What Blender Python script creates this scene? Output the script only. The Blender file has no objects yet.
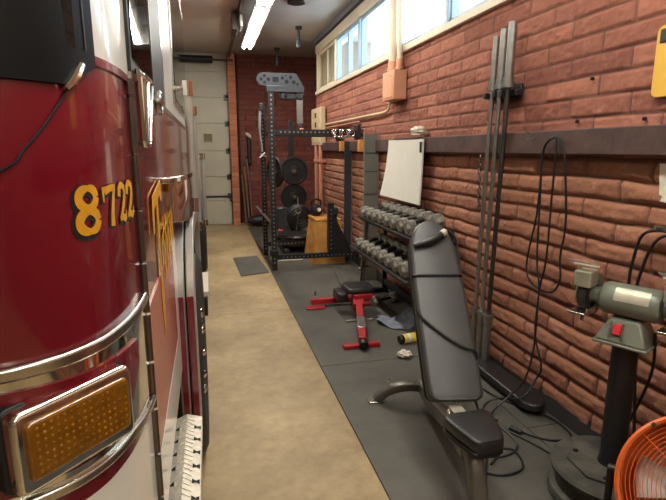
import bpy, math, random
import numpy as np
from mathutils import Vector, Matrix
random.seed(7); rng = np.random.RandomState(3)
sc = bpy.context.scene
COL = sc.collection
PI = math.pi
V = Vector

# ------------------------------------------------------------------ camera
yv = V((-126., 101., -500.)).normalized()
zv = V((0, -yv.z, yv.y)).normalized()
xv = yv.cross(zv)
R = Matrix((xv, yv, zv))
cd = bpy.data.cameras.new('camera'); cam = bpy.data.objects.new('camera', cd); COL.objects.link(cam)
cd.sensor_width = 36; cd.lens = 500 / 666 * 36; cd.clip_start = 0.02
cam.matrix_world = Matrix.Translation((0, 0, 1.5)) @ R.to_4x4()
sc.camera = cam

# ------------------------------------------------------------------ materials
def newmat(name):
    m = bpy.data.materials.new(name); m.use_nodes = True
    nt = m.node_tree
    return m, nt, nt.nodes['Principled BSDF']
def lin(r, g, b):
    f = lambda c: (c / 255 / 12.92) if c / 255 <= .04045 else ((c / 255 + .055) / 1.055) ** 2.4
    return (f(r), f(g), f(b), 1)
def mat(name, rgb, rough=.5, metal=0, var=.12, scale=12, bump=0, bscale=80, coat=0, rgb2=None, detail=4, rvar=0, emit=None, spec=None):
    m, nt, b = newmat(name)
    c1 = lin(*rgb)
    c2 = lin(*rgb2) if rgb2 else tuple(min(1, c * (1 - var)) for c in c1[:3]) + (1,)
    tc = nt.nodes.new('ShaderNodeTexCoord')
    n = nt.nodes.new('ShaderNodeTexNoise'); n.inputs['Scale'].default_value = scale; n.inputs['Detail'].default_value = detail
    nt.links.new(tc.outputs['Object'], n.inputs['Vector'])
    cr = nt.nodes.new('ShaderNodeValToRGB')
    cr.color_ramp.elements[0].position = .35; cr.color_ramp.elements[1].position = .68
    cr.color_ramp.elements[0].color = c2; cr.color_ramp.elements[1].color = c1
    nt.links.new(n.outputs['Fac'], cr.inputs['Fac'])
    nt.links.new(cr.outputs['Color'], b.inputs['Base Color'])
    b.inputs['Roughness'].default_value = rough; b.inputs['Metallic'].default_value = metal
    if coat: b.inputs['Coat Weight'].default_value = coat; b.inputs['Coat Roughness'].default_value = .06
    if spec is not None: b.inputs['Specular IOR Level'].default_value = spec
    if rvar:
        mr = nt.nodes.new('ShaderNodeMapRange'); mr.inputs['To Min'].default_value = rough - rvar; mr.inputs['To Max'].default_value = rough + rvar
        nt.links.new(n.outputs['Fac'], mr.inputs['Value']); nt.links.new(mr.outputs['Result'], b.inputs['Roughness'])
    if bump:
        n2 = nt.nodes.new('ShaderNodeTexNoise'); n2.inputs['Scale'].default_value = bscale; n2.inputs['Detail'].default_value = 5
        nt.links.new(tc.outputs['Object'], n2.inputs['Vector'])
        bp = nt.nodes.new('ShaderNodeBump'); bp.inputs['Strength'].default_value = bump; bp.inputs['Distance'].default_value = .01
        nt.links.new(n2.outputs['Fac'], bp.inputs['Height']); nt.links.new(bp.outputs['Normal'], b.inputs['Normal'])
    if emit: b.inputs['Emission Color'].default_value = lin(*rgb); b.inputs['Emission Strength'].default_value = emit
    return m

M = {}
M['red'] = mat('truck_red_paint', (106, 5, 25), .22, 0, .08, 2, coat=.8)
M['salmon'] = mat('salmon_red', (158, 76, 62), .25, 0, .1, 6)
M['white'] = mat('truck_white_paint', (214, 211, 200), .28, 0, .05, 3, coat=.5)
M['chrome'] = mat('chrome', (226, 224, 216), .08, 1, .05, 6)
M['steel'] = mat('brushed_stainless', (196, 192, 182), .24, 1, .12, 20)
M['galv'] = mat('galvanised_steel', (172, 172, 168), .3, .9, .2, 30)
M['darksteel'] = mat('dark_steel', (92, 90, 86), .38, .9, .2, 30)
M['gold'] = mat('gold_leaf', (238, 172, 44), .38, .35, .15, 40)
M['gloss'] = mat('gloss_black_paint', (13, 14, 15), .5, 0, .1, 8, spec=.2)
M['windshield'] = mat('windshield_glass', (24, 29, 28), .03, 0, .2, 2, spec=.3)
M['rail'] = mat('silver_rail', (176, 172, 164), .34, .55, .08, 20)
M['blackpaint'] = mat('black_powder_coat', (30, 30, 32), .45, 0, .2, 20)
M['black'] = mat('black_plastic', (22, 22, 23), .5, 0, .2, 20)
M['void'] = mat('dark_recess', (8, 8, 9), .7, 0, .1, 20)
M['rubber'] = mat('black_rubber', (34, 33, 32), .75, 0, .25, 25, bump=.1)
M['tire'] = mat('tire_rubber', (36, 35, 34), .7, 0, .2, 30, bump=.1)
M['vinyl'] = mat('grey_black_vinyl', (62, 62, 62), .36, 0, .12, 8, bump=.12, bscale=320)
M['seatvinyl'] = mat('dark_seat_vinyl', (40, 39, 40), .34, 0, .12, 8, bump=.12, bscale=300)
M['piping'] = mat('dark_piping', (24, 24, 25), .4)
M['benchgrey'] = mat('grey_bench_frame_paint', (116, 112, 104), .38, .55, .12, 14)
M['redframe'] = mat('red_frame_paint', (168, 28, 36), .4, 0, .15, 12)
M['dumb'] = mat('worn_grey_dumbbell_rubber', (156, 152, 140), .62, 0, .4, 26, rgb2=(78, 76, 70), bump=.2, bscale=60)
M['iron'] = mat('black_iron', (40, 40, 42), .5, .3, .2, 20, bump=.1)
M['ply'] = mat('plywood_yellow', (206, 150, 74), .55, 0, .2, 9, rgb2=(176, 120, 54))
M['woodblock'] = mat('orange_wood', (206, 138, 66), .6, 0, .2, 20)
M['beam'] = mat('dark_brown_timber', (84, 62, 56), .7, 0, .25, 7, rgb2=(64, 46, 42), bump=.25, bscale=25)
M['tan'] = mat('tan_painted_metal', (206, 152, 120), .45, 0, .06, 12)
M['beige'] = mat('beige_painted_metal', (206, 186, 150), .5, 0, .08, 12)
M['orangepipe'] = mat('brick_painted_conduit', (196, 132, 104), .5, 0, .08, 12)
M['cream'] = mat('cream_trim_paint', (212, 200, 176), .5, 0, .06, 9)
M['framewhite'] = mat('window_frame_white', (150, 172, 190), .4, 0, .05, 9)
M['board'] = mat('whiteboard_face', (222, 220, 210), .35, 0, .04, 9)
M['grinder'] = mat('grey_green_enamel', (116, 122, 108), .36, .1, .1, 14, coat=.2)
M['basegrey'] = mat('dusty_grey_iron', (84, 82, 74), .65, .2, .25, 12, rgb2=(60, 58, 53), bump=.15)
M['orange'] = mat('orange_plastic', (214, 96, 34), .42, 0, .08, 8)
M['yellow'] = mat('yellow_plastic', (226, 178, 74), .45, 0, .05, 8)
M['towel'] = mat('blue_grey_towel', (128, 134, 148), .9, 0, .25, 30, bump=.5, bscale=200)
M['rag'] = mat('white_cloth', (226, 220, 200), .9, 0, .12, 30, bump=.4, bscale=120)
M['canyellow'] = mat('yellow_label', (222, 196, 70), .4, 0, .1, 30)
M['greypanel'] = mat('grey_green_metal_panel', (112, 114, 106), .5, .1, .1, 10)
M['darkpanel'] = mat('dark_slate_panel', (52, 56, 58), .5, .1, .15, 10)
M['silver'] = mat('silver_grey_paint', (66, 70, 75), .4, .2, .1, 10)
M['redswitch'] = mat('red_switch', (196, 36, 40), .4)
M['labelsilver'] = mat('silver_label', (196, 190, 170), .4, .3, .2, 30)
M['amberdark'] = mat('amber_lens', (122, 76, 8), .12, 0, .25, 60, coat=.6)
M['darkglass'] = mat('dark_tinted_glass', (14, 16, 17), .04, 0, .2, 2, spec=.7)
M['tube'] = mat('fluorescent_lens', (255, 246, 226), .4, emit=32)
M['fixture'] = mat('fixture_white_metal', (206, 204, 196), .45)
M['ceil'] = mat('ceiling_paint', (184, 180, 174), .6, 0, .14, 1.6)
M['bayceil'] = mat('bay_ceiling_paint', (214, 204, 190), .35, 0, .1, 1.3)
M['darkgreybeam'] = mat('slate_header_paint', (112, 116, 124), .55, 0, .08, 5)
M['tanpane'] = mat('frosted_tan_pane', (120, 106, 88), .3)
M['doorw'] = mat('garage_door_white', (196, 190, 170), .55, 0, .1, 3)
M['plaster'] = mat('plain_wall', (150, 136, 120), .8, 0, .1, 3)
M['pole'] = mat('wooden_pole', (150, 116, 80), .6, 0, .15, 20)
M['bldg'] = mat('pale_blue_siding', (120, 172, 208), .8, 0, .05, 3)
M['bldgroof'] = mat('pale_roof', (225, 235, 240), .8, 0, .05, 3)
M['strap'] = mat('grey_webbing', (150, 150, 148), .7, 0, .2, 30)
M['collar'] = mat('dark_hinge_steel', (120, 112, 102), .3, .9, .15, 30)

def floor_mat():
    m, nt, b = newmat('stained_tan_concrete')
    N = nt.nodes.new; L = nt.links.new
    tc = N('ShaderNodeTexCoord')
    n1 = N('ShaderNodeTexNoise'); n1.inputs['Scale'].default_value = 1.1; n1.inputs['Detail'].default_value = 8; n1.inputs['Roughness'].default_value = .62
    n2 = N('ShaderNodeTexNoise'); n2.inputs['Scale'].default_value = 14; n2.inputs['Detail'].default_value = 7; n2.inputs['Roughness'].default_value = .7
    n3 = N('ShaderNodeTexNoise'); n3.inputs['Scale'].default_value = 3.4; n3.inputs['Detail'].default_value = 6; n3.inputs['Distortion'].default_value = .8
    for n in (n1, n2, n3): L(tc.outputs['Object'], n.inputs['Vector'])
    c1 = N('ShaderNodeValToRGB'); e = c1.color_ramp.elements
    e[0].position = .34; e[1].position = .66; e[0].color = lin(140, 118, 84); e[1].color = lin(186, 164, 124)
    L(n1.outputs['Fac'], c1.inputs['Fac'])
    c2 = N('ShaderNodeValToRGB'); e = c2.color_ramp.elements
    e[0].position = .3; e[1].position = .62; e[0].color = (.55, .51, .45, 1); e[1].color = (1, 1, 1, 1)
    L(n2.outputs['Fac'], c2.inputs['Fac'])
    mx = N('ShaderNodeMix'); mx.data_type = 'RGBA'; mx.blend_type = 'MULTIPLY'; mx.inputs[0].default_value = .55
    L(c1.outputs['Color'], mx.inputs[6]); L(c2.outputs['Color'], mx.inputs[7])
    c3 = N('ShaderNodeValToRGB'); e = c3.color_ramp.elements
    e[0].position = .66; e[1].position = .74; e[0].color = (0, 0, 0, 1); e[1].color = (1, 1, 1, 1)
    L(n3.outputs['Fac'], c3.inputs['Fac'])
    sv = N('ShaderNodeMath'); sv.operation = 'MULTIPLY'; sv.inputs[1].default_value = .35; L(c3.outputs['Color'], sv.inputs[0])
    mx2 = N('ShaderNodeMix'); mx2.data_type = 'RGBA'; L(sv.outputs[0], mx2.inputs[0]); L(mx.outputs[2], mx2.inputs[6]); mx2.inputs[7].default_value = lin(122, 104, 76)
    # saw-cut control joints across the slab
    sp = N('ShaderNodeSeparateXYZ'); L(tc.outputs['Object'], sp.inputs[0])
    a = N('ShaderNodeMath'); a.operation = 'PINGPONG'; a.inputs[1].default_value = 1.52
    ad = N('ShaderNodeMath'); ad.operation = 'ADD'; ad.inputs[1].default_value = 1.55; L(sp.outputs['Y'], ad.inputs[0]); L(ad.outputs[0], a.inputs[0])
    lt = N('ShaderNodeMath'); lt.operation = 'LESS_THAN'; lt.inputs[1].default_value = .006; L(a.outputs[0], lt.inputs[0])
    sv2 = N('ShaderNodeMath'); sv2.operation = 'MULTIPLY'; sv2.inputs[1].default_value = .5; L(lt.outputs[0], sv2.inputs[0])
    mx3 = N('ShaderNodeMix'); mx3.data_type = 'RGBA'; L(sv2.outputs[0], mx3.inputs[0]); L(mx2.outputs[2], mx3.inputs[6]); mx3.inputs[7].default_value = lin(90, 76, 56)
    L(mx3.outputs[2], b.inputs['Base Color'])
    b.inputs['Roughness'].default_value = .55
    bp = N('ShaderNodeBump'); bp.inputs['Strength'].default_value = .15; bp.inputs['Distance'].default_value = .01
    L(n2.outputs['Fac'], bp.inputs['Height']); L(bp.outputs['Normal'], b.inputs['Normal'])
    return m
M['floor'] = floor_mat()

def rubbermat_mat():
    m, nt, b = newmat('dusty_rubber_matting')
    N = nt.nodes.new; L = nt.links.new
    tc = N('ShaderNodeTexCoord')
    n1 = N('ShaderNodeTexNoise'); n1.inputs['Scale'].default_value = 1.7; n1.inputs['Detail'].default_value = 8; n1.inputs['Roughness'].default_value = .65
    n2 = N('ShaderNodeTexNoise'); n2.inputs['Scale'].default_value = 160; n2.inputs['Detail'].default_value = 2
    for n in (n1, n2): L(tc.outputs['Object'], n.inputs['Vector'])
    c1 = N('ShaderNodeValToRGB'); e = c1.color_ramp.elements
    e[0].position = .32; e[1].position = .7; e[0].color = lin(66, 64, 59); e[1].color = lin(98, 94, 86)
    L(n1.outputs['Fac'], c1.inputs['Fac'])
    c2 = N('ShaderNodeValToRGB'); e = c2.color_ramp.elements
    e[0].position = .3; e[1].position = .7; e[0].color = (.8, .8, .8, 1); e[1].color = (1, 1, 1, 1)
    L(n2.outputs['Fac'], c2.inputs['Fac'])
    mx = N('ShaderNodeMix'); mx.data_type = 'RGBA'; mx.blend_type = 'MULTIPLY'; mx.inputs[0].default_value = .7
    L(c1.outputs['Color'], mx.inputs[6]); L(c2.outputs['Color'], mx.inputs[7]); L(mx.outputs[2], b.inputs['Base Color'])
    b.inputs['Roughness'].default_value = .62
    bp = N('ShaderNodeBump'); bp.inputs['Strength'].default_value = .25; bp.inputs['Distance'].default_value = .004
    L(n2.outputs['Fac'], bp.inputs['Height']); L(bp.outputs['Normal'], b.inputs['Normal'])
    return m
M['mat'] = rubbermat_mat()

def brick_mat(name, ca, cb, mortar, rough=.85):
    m, nt, b = newmat(name)
    N = nt.nodes.new; L = nt.links.new
    at = N('ShaderNodeAttribute'); at.attribute_name = 'brickdata'
    sp = N('ShaderNodeSeparateColor'); L(at.outputs['Color'], sp.inputs[0])
    tc = N('ShaderNodeTexCoord')
    n1 = N('ShaderNodeTexNoise'); n1.inputs['Scale'].default_value = 22; n1.inputs['Detail'].default_value = 8; n1.inputs['Roughness'].default_value = .7
    n2 = N('ShaderNodeTexNoise'); n2.inputs['Scale'].default_value = 2.0; n2.inputs['Detail'].default_value = 5
    n4 = N('ShaderNodeTexNoise'); n4.inputs['Scale'].default_value = 9.0; n4.inputs['Detail'].default_value = 6; n4.inputs['Roughness'].default_value = .7
    for n in (n1, n2, n4): L(tc.outputs['Object'], n.inputs['Vector'])
    ad = N('ShaderNodeMath'); ad.operation = 'MULTIPLY_ADD'; L(sp.outputs[0], ad.inputs[0]); ad.inputs[1].default_value = .75
    nm = N('ShaderNodeMath'); nm.operation = 'MULTIPLY_ADD'; L(n1.outputs['Fac'], nm.inputs[0]); nm.inputs[1].default_value = .9; nm.inputs[2].default_value = -.32
    L(nm.outputs[0], ad.inputs[2])
    mx = N('ShaderNodeMix'); mx.data_type = 'RGBA'; L(ad.outputs[0], mx.inputs[0]); mx.inputs[6].default_value = lin(*ca); mx.inputs[7].default_value = lin(*cb)
    # pale dusty bloom patches
    cr = N('ShaderNodeValToRGB'); e = cr.color_ramp.elements; e[0].position = .58; e[1].position = .8; e[0].color = (0, 0, 0, 1); e[1].color = (.45, .45, .45, 1)
    L(n4.outputs['Fac'], cr.inputs['Fac'])
    mb = N('ShaderNodeMix'); mb.data_type = 'RGBA'; L(cr.outputs['Color'], mb.inputs[0]); L(mx.outputs[2], mb.inputs[6]); mb.inputs[7].default_value = lin(206, 160, 136)
    mu = N('ShaderNodeMix'); mu.data_type = 'RGBA'; mu.blend_type = 'MULTIPLY'; iv = N('ShaderNodeMath'); iv.operation = 'SUBTRACT'; iv.inputs[0].default_value = 1; L(sp.outputs[2], iv.inputs[1]); L(iv.outputs[0], mu.inputs[0]); L(mb.outputs[2], mu.inputs[6]); mu.inputs[7].default_value = (1.0, .89, 1.0, 1)
    mm = N('ShaderNodeMix'); mm.data_type = 'RGBA'; L(sp.outputs[1], mm.inputs[0]); L(mu.outputs[2], mm.inputs[6]); mm.inputs[7].default_value = lin(*mortar)
    L(mm.outputs[2], b.inputs['Base Color']); b.inputs['Roughness'].default_value = rough
    b.inputs['Specular IOR Level'].default_value = .25
    n3 = N('ShaderNodeTexNoise'); n3.inputs['Scale'].default_value = 48; n3.inputs['Detail'].default_value = 7; n3.inputs['Roughness'].default_value = .7
    L(tc.outputs['Object'], n3.inputs['Vector'])
    bp = N('ShaderNodeBump'); bp.inputs['Strength'].default_value = .55; bp.inputs['Distance'].default_value = .012
    L(n3.outputs['Fac'], bp.inputs['Height']); L(bp.outputs['Normal'], b.inputs['Normal'])
    return m
M['brick'] = brick_mat('slump_block_brick', (126, 82, 66), (168, 117, 92), (84, 64, 56))
M['brickback'] = brick_mat('dark_back_brick', (112, 62, 54), (136, 80, 70), (80, 52, 46))
M['brickpil'] = brick_mat('orange_pilaster_brick', (176, 104, 76), (200, 130, 96), (130, 92, 72))

def glass_mat():
    m = bpy.data.materials.new('window_glass'); m.use_nodes = True; nt = m.node_tree; nt.nodes.clear()
    o = nt.nodes.new('ShaderNodeOutputMaterial'); mx = nt.nodes.new('ShaderNodeMixShader')
    t = nt.nodes.new('ShaderNodeBsdfTransparent'); g = nt.nodes.new('ShaderNodeBsdfGlossy')
    t.inputs['Color'].default_value = (.93, .97, 1, 1); g.inputs['Roughness'].default_value = .02
    mx.inputs[0].default_value = .06
    nt.links.new(t.outputs[0], mx.inputs[1]); nt.links.new(g.outputs[0], mx.inputs[2]); nt.links.new(mx.outputs[0], o.inputs[0])
    return m
M['glass'] = glass_mat()
def wire_glass():
    m = bpy.data.materials.new('clear_shield_plastic'); m.use_nodes = True; nt = m.node_tree; nt.nodes.clear()
    o = nt.nodes.new('ShaderNodeOutputMaterial'); mx = nt.nodes.new('ShaderNodeMixShader')
    t = nt.nodes.new('ShaderNodeBsdfTransparent'); g = nt.nodes.new('ShaderNodeBsdfPrincipled')
    g.inputs['Base Color'].default_value = (.75, .72, .68, 1); g.inputs['Roughness'].default_value = .2
    mx.inputs[0].default_value = .3
    nt.links.new(t.outputs[0], mx.inputs[1]); nt.links.new(g.outputs[0], mx.inputs[2]); nt.links.new(mx.outputs[0], o.inputs[0])
    return m
M['shield'] = wire_glass()

# ------------------------------------------------------------------ mesh builder
def ortho(d):
    d = V(d).normalized(); a = V((0, 0, 1)) if abs(d.z) < .9 else V((1, 0, 0))
    u = d.cross(a).normalized(); return u, d.cross(u).normalized()
class MB:
    def __init__(s): s.v = []; s.f = []
    def add(s, vs, fs):
        o = len(s.v); s.v += [tuple(v) for v in vs]; s.f += [tuple(i + o for i in f) for f in fs]; return s
    def box(s, x0, x1, y0, y1, z0, z1, M4=None):
        vs = [V((x, y, z)) for z in (z0, z1) for y in (y0, y1) for x in (x0, x1)]
        if M4: vs = [M4 @ v for v in vs]
        return s.add(vs, [(0, 2, 3, 1), (4, 5, 7, 6), (0, 1, 5, 4), (2, 6, 7, 3), (0, 4, 6, 2), (1, 3, 7, 5)])
    def bar(s, p0, p1, w, h, up=(0, 0, 1)):
        p0, p1 = V(p0), V(p1); d = (p1 - p0).normalized(); u = d.cross(V(up))
        if u.length < 1e-4: u = d.cross(V((1, 0, 0)))
        u.normalize(); n = u.cross(d).normalized()
        vs = [p + u * a * w / 2 + n * b * h / 2 for p in (p0, p1) for a, b in ((-1, -1), (1, -1), (1, 1), (-1, 1))]
        return s.add(vs, [(3, 2, 1, 0), (4, 5, 6, 7), (0, 1, 5, 4), (1, 2, 6, 5), (2, 3, 7, 6), (3, 0, 4, 7)])
    def tube(s, pts, r, seg=10, cap=True, closed=False):
        pts = [V(p) for p in pts]; n = len(pts)
        rs = r if isinstance(r, (list, tuple)) else [r] * n
        u = None; vs = []; fs = []
        for i, p in enumerate(pts):
            if closed: d = (pts[(i + 1) % n] - pts[i - 1]).normalized()
            else: d = (pts[min(i + 1, n - 1)] - pts[max(i - 1, 0)]).normalized()
            if u is None: u, w = ortho(d)
            else:
                u = (u - d * u.dot(d))
                if u.length < 1e-6: u, w = ortho(d)
                u.normalize()
            w = d.cross(u)
            for k in range(seg):
                a = 2 * PI * k / seg; vs.append(p + (u * math.cos(a) + w * math.sin(a)) * rs[i])
        m = n if closed else n - 1
        for i in range(m):
            j = (i + 1) % n
            for k in range(seg):
                l = (k + 1) % seg
                fs.append((i * seg + k, i * seg + l, j * seg + l, j * seg + k))
        if cap and not closed:
            fs.append(tuple(range(seg))[::-1]); fs.append(tuple((n - 1) * seg + k for k in range(seg)))
        return s.add(vs, fs)
    def lathe(s, prof, origin=(0, 0, 0), axis=(0, 0, 1), seg=24, closed=False):
        o = V(origin); ax = V(axis).normalized(); u, w = ortho(ax); vs = []; fs = []
        n = len(prof)
        for r, h in prof:
            for k in range(seg):
                a = 2 * PI * k / seg
                vs.append(o + ax * h + (u * math.cos(a) + w * math.sin(a)) * r)
        for i in range(n if closed else n - 1):
            j = (i + 1) % n
            for k in range(seg):
                l = (k + 1) % seg
                fs.append((i * seg + k, i * seg + l, j * seg + l, j * seg + k))
        if not closed:
            if prof[0][0] > 1e-5: fs.append(tuple(range(seg))[::-1])
            if prof[-1][0] > 1e-5: fs.append(tuple((n - 1) * seg + k for k in range(seg)))
        return s.add(vs, fs)
    def prism(s, poly, o, u, v, depth):
        # poly in (u,v) plane at origin o, extruded along u x v by depth
        o, u, v = V(o), V(u), V(v); n = u.cross(v).normalized(); m = len(poly)
        vs = [o + u * a + v * b for a, b in poly] + [o + u * a + v * b + n * depth for a, b in poly]
        fs = [tuple(range(m))[::-1], tuple(range(m, 2 * m))] + [(i, (i + 1) % m, m + (i + 1) % m, m + i) for i in range(m)]
        return s.add(vs, fs)
    def build(s, name, material, parent=None, smooth=35, bevel=0, bseg=2, subsurf=0, extra=None):
        nf = len(s.f)
        if extra: s.add(extra[0].v, extra[0].f)
        me = bpy.data.meshes.new(name); me.from_pydata(s.v, [], s.f)
        import bmesh
        bm = bmesh.new(); bm.from_mesh(me); bmesh.ops.recalc_face_normals(bm, faces=bm.faces[:]); bm.to_mesh(me); bm.free()
        me.materials.append(M[material] if isinstance(material, str) else material)
        if extra:
            me.materials.append(M[extra[1]])
            me.polygons.foreach_set('material_index', [0 if i < nf else 1 for i in range(len(me.polygons))])
        if smooth:
            me.shade_smooth(); me.set_sharp_from_angle(angle=math.radians(smooth))
        ob = bpy.data.objects.new(name, me); COL.objects.link(ob)
        if bevel:
            b = ob.modifiers.new('bevel', 'BEVEL'); b.width = bevel; b.segments = bseg; b.limit_method = 'ANGLE'; b.angle_limit = math.radians(40)
        if subsurf:
            b = ob.modifiers.new('sub', 'SUBSURF'); b.levels = subsurf; b.render_levels = subsurf
        if parent: setparent(ob, parent)
        return ob
def setparent(ob, p):
    ob.parent = p
    ob.matrix_parent_inverse = root_inv(p)
def root_inv(p):
    m = Matrix.Translation(p.location)
    if p.parent: m = Matrix.Identity(4)
    return m.inverted()
def tag(o, label, cat, group=None):
    o['label'] = label; o['category'] = cat
    if group: o['group'] = group
    return o
def thing(name, label, cat, loc, group=None):
    o = bpy.data.objects.new(name, None); COL.objects.link(o); o.location = loc; o.empty_display_size = .1
    return tag(o, label, cat, group)
def struct(o): o['kind'] = 'structure'; return o
def lab(o, l): o['label'] = l; return o
def dup(root, loc, label, group=None):
    r = root.copy(); COL.objects.link(r); r.location = loc; r['label'] = label
    if group: r['group'] = group
    for ch in list(root.children):
        c = ch.copy(); COL.objects.link(c); c.parent = r
        for g in list(ch.children):
            d = g.copy(); COL.objects.link(d); d.parent = c
    return r
def spline(pts, n=8):
    P = [V(p) for p in pts]; out = []
    for i in range(len(P) - 1):
        p0, p1, p2, p3 = P[max(0, i - 1)], P[i], P[i + 1], P[min(len(P) - 1, i + 2)]
        for k in range(n):
            t = k / n
            out.append(.5 * ((2 * p1) + (p2 - p0) * t + (2 * p0 - 5 * p1 + 4 * p2 - p3) * t * t + (3 * p1 - p0 - 3 * p2 + p3) * t ** 3))
    out.append(P[-1]); return out
def rrect(x0, x1, y0, y1, r, n=5):
    out = []
    for cx, cy, a0 in ((x1 - r, y0 + r, -90), (x1 - r, y1 - r, 0), (x0 + r, y1 - r, 90), (x0 + r, y0 + r, 180)):
        for k in range(n + 1):
            a = math.radians(a0 + 90 * k / n); out.append((cx + r * math.cos(a), cy + r * math.sin(a)))
    return out

# ------------------------------------------------------------------ brick walls (modelled slump block)
def noise2(shape, scale, seed):
    r = np.random.RandomState(seed); h, w = shape
    g = r.rand(int(h / scale) + 3, int(w / scale) + 3)
    yy = np.arange(h) / scale; xx = np.arange(w) / scale
    y0 = yy.astype(int); x0 = xx.astype(int); fy = yy - y0; fx = xx - x0
    fy = fy * fy * (3 - 2 * fy); fx = fx * fx * (3 - 2 * fx)
    a = g[y0][:, x0]; b = g[y0][:, x0 + 1]; c = g[y0 + 1][:, x0]; d = g[y0 + 1][:, x0 + 1]
    FX = fx[None, :]; FY = fy[:, None]
    return (a * (1 - FX) + b * FX) * (1 - FY) + (c * (1 - FX) + d * FX) * FY
def brick_wall(name, origin, udir, normal, us, zs, material, course=.1, phase=.055, blen=.4, amp=.02, seed=1, lowz=False):
    us = np.array(us); zs = np.array(zs); nu, nz = len(us), len(zs)
    U, Z = np.meshgrid(us, zs)
    low0 = np.clip((1.62 - Z) / .1, 0, 1)
    low = low0 * np.clip((6.2 - U) / 3.2, .4, 1) if lowz else np.zeros_like(Z)
    wob = ((noise2((nz, nu), 14, seed) - .5) * .010 + (noise2((nz, nu), 40, seed + 1) - .5) * .010) * (.45 + .75 * low)
    zc = (Z + wob - phase) / course
    row = np.floor(zc).astype(int); fz = zc - row
    r = np.random.RandomState(seed + 5)
    off = r.rand(400) * .12; off = np.where(np.arange(400) % 2 == 0, off, off + .5)
    uc = (U + (noise2((nz, nu), 9, seed + 2) - .5) * .012) / blen + off[row % 400]
    coln = np.floor(uc).astype(int); fu = uc - coln
    rnd = r.rand(400, 400); rv = rnd[row % 400, coln % 400]; rv2 = r.rand(400, 400)[row % 400, coln % 400]
    dz = np.minimum(fz, 1 - fz) * course; du = np.minimum(fu, 1 - fu) * blen
    ez = np.clip((dz - .004) / (.014 + .012 * low), 0, 1); eu = np.clip((du - .005) / .012, 0, 1)
    prof = (1 - (1 - ez) ** 2) * (1 - (1 - eu) ** 2.2)
    slump = .75 + .35 * np.cos((fz - .38) * 2.2)
    h = amp * (.42 + .42 * low) * prof * (1 + (slump - 1) * (.3 + .7 * low)) * (.7 + .55 * rv2) + (noise2((nz, nu), 3, seed + 7) - .5) * .007 * prof + (noise2((nz, nu), 9, seed + 8) - .5) * .009 * prof
    mort = np.clip(1 - np.minimum(dz / .0075, du / .009), 0, 1)
    o = np.array(origin); u = np.array(udir); n = np.array(normal)
    P = o[None, None] + U[..., None] * u + Z[..., None] * np.array([0, 0, 1.]) + h[..., None] * n
    idx = np.arange(nu * nz).reshape(nz, nu)
    F = np.stack([idx[:-1, :-1], idx[:-1, 1:], idx[1:, 1:], idx[1:, :-1]], -1).reshape(-1, 4)
    me = bpy.data.meshes.new(name); me.from_pydata(P.reshape(-1, 3).tolist(), [], F.tolist())
    ca = me.color_attributes.new('brickdata', 'FLOAT_COLOR', 'POINT')
    dat = np.stack([rv, mort, low0 if lowz else np.ones_like(rv), np.ones_like(rv)], -1).astype(np.float32).reshape(-1)
    ca.data.foreach_set('color', dat)
    me.shade_smooth(); me.materials.append(M[material])
    ob = bpy.data.objects.new(name, me); COL.objects.link(ob); return struct(ob)

XW = 1.885
us = np.concatenate([np.arange(-2.5, .9, .04), np.arange(.9, 4.4, .011), np.arange(4.4, 8.81, .022)])
brick_wall('wall_right', (XW, 0, 0), (0, 1, 0), (-1, 0, 0), us, np.arange(0, 2.44, .0068), 'brick', seed=11, amp=.022, lowz=True)
brick_wall('wall_back', (-3.6, 10.4, 0), (1, 0, 0), (0, -1, 0), np.arange(0, 6.8, .03), np.arange(0, 3.34, .012), 'brickback', seed=31, amp=.012)
# brick pier beside the rear door
pier = MB().box(.46, .58, 10.14, 10.4, 0, 3.3); struct(pier.build('wall_pier_core', 'brickpil'))
bpy.data.objects['wall_pier_core'].name = 'trim_6'
bw = brick_wall('wall_pier', (.45, 10.13, 0), (1, 0, 0), (0, -1, 0), np.arange(0, .15, .015), np.arange(0, 3.3, .012), 'brickpil', seed=51, amp=.012)
# recess at the far end of the right wall, room shell out of frame
m = MB().box(2.75, 2.85, 8.8, 10.5, 0, 3.32).box(1.885, 2.85, 8.76, 8.82, 0, 3.32); struct(m.build('wall_recess', 'plaster'))
struct(MB().box(-3.7, -3.6, -3, 10.5, 0, 3.32).build('wall_left', 'plaster'))
struct(MB().box(-3.7, 2.85, -3.1, -3, 0, 3.32).build('wall_front', 'plaster'))
struct(MB().box(XW, 2.85, -3, -2.4, 0, 3.32).build('wall_front_corner', 'plaster'))
struct(MB().box(-3.7, 2.85, -3.1, 10.5, -.1, 0).build('floor', 'floor'))
struct(MB().box(.5, 2.85, -3.1, 10.5, 3.3, 3.4).build('ceiling', 'ceil'))
struct(MB().box(-3.7, .5, -3.1, 10.5, 3.28, 3.4).build('ceiling_bay', 'bayceil'))
# outer leaf of the brick wall (thickness under the windows)
struct(MB().box(XW + .003, 2.1, -2.5, 8.78, 0, 2.40).build('wall_right_core', 'plaster'))
struct(MB().box(XW, 2.1, -2.5, 1.4, 2.40, 3.3).build('wall_right_upper', 'cream'))
# timber beam, baseboard, sill, header
struct(MB().box(1.80, 1.86, -.5, 8.7, 1.472, 1.598).build('trim_1', 'beam', bevel=.006))
struct(MB().prism([(0, 0), (.05, 0), (.05, .1), (.035, .11)], (XW - .045, -2.4, 0), (1, 0, 0), (0, 0, 1), -11.1).build('baseboard_right', 'rubber'))
struct(MB().box(1.84, 2.1, 1.4, 8.72, 2.40, 2.455).build('trim_2', 'cream', bevel=.006))
struct(MB().box(1.85, 2.1, 1.4, 8.72, 3.06, 3.19).build('trim_3', 'cream', bevel=.006))
struct(MB().box(1.83, 2.1, -2.4, 8.76, 3.22, 3.3).build('trim_4', 'darkgreybeam', bevel=.006))
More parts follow.
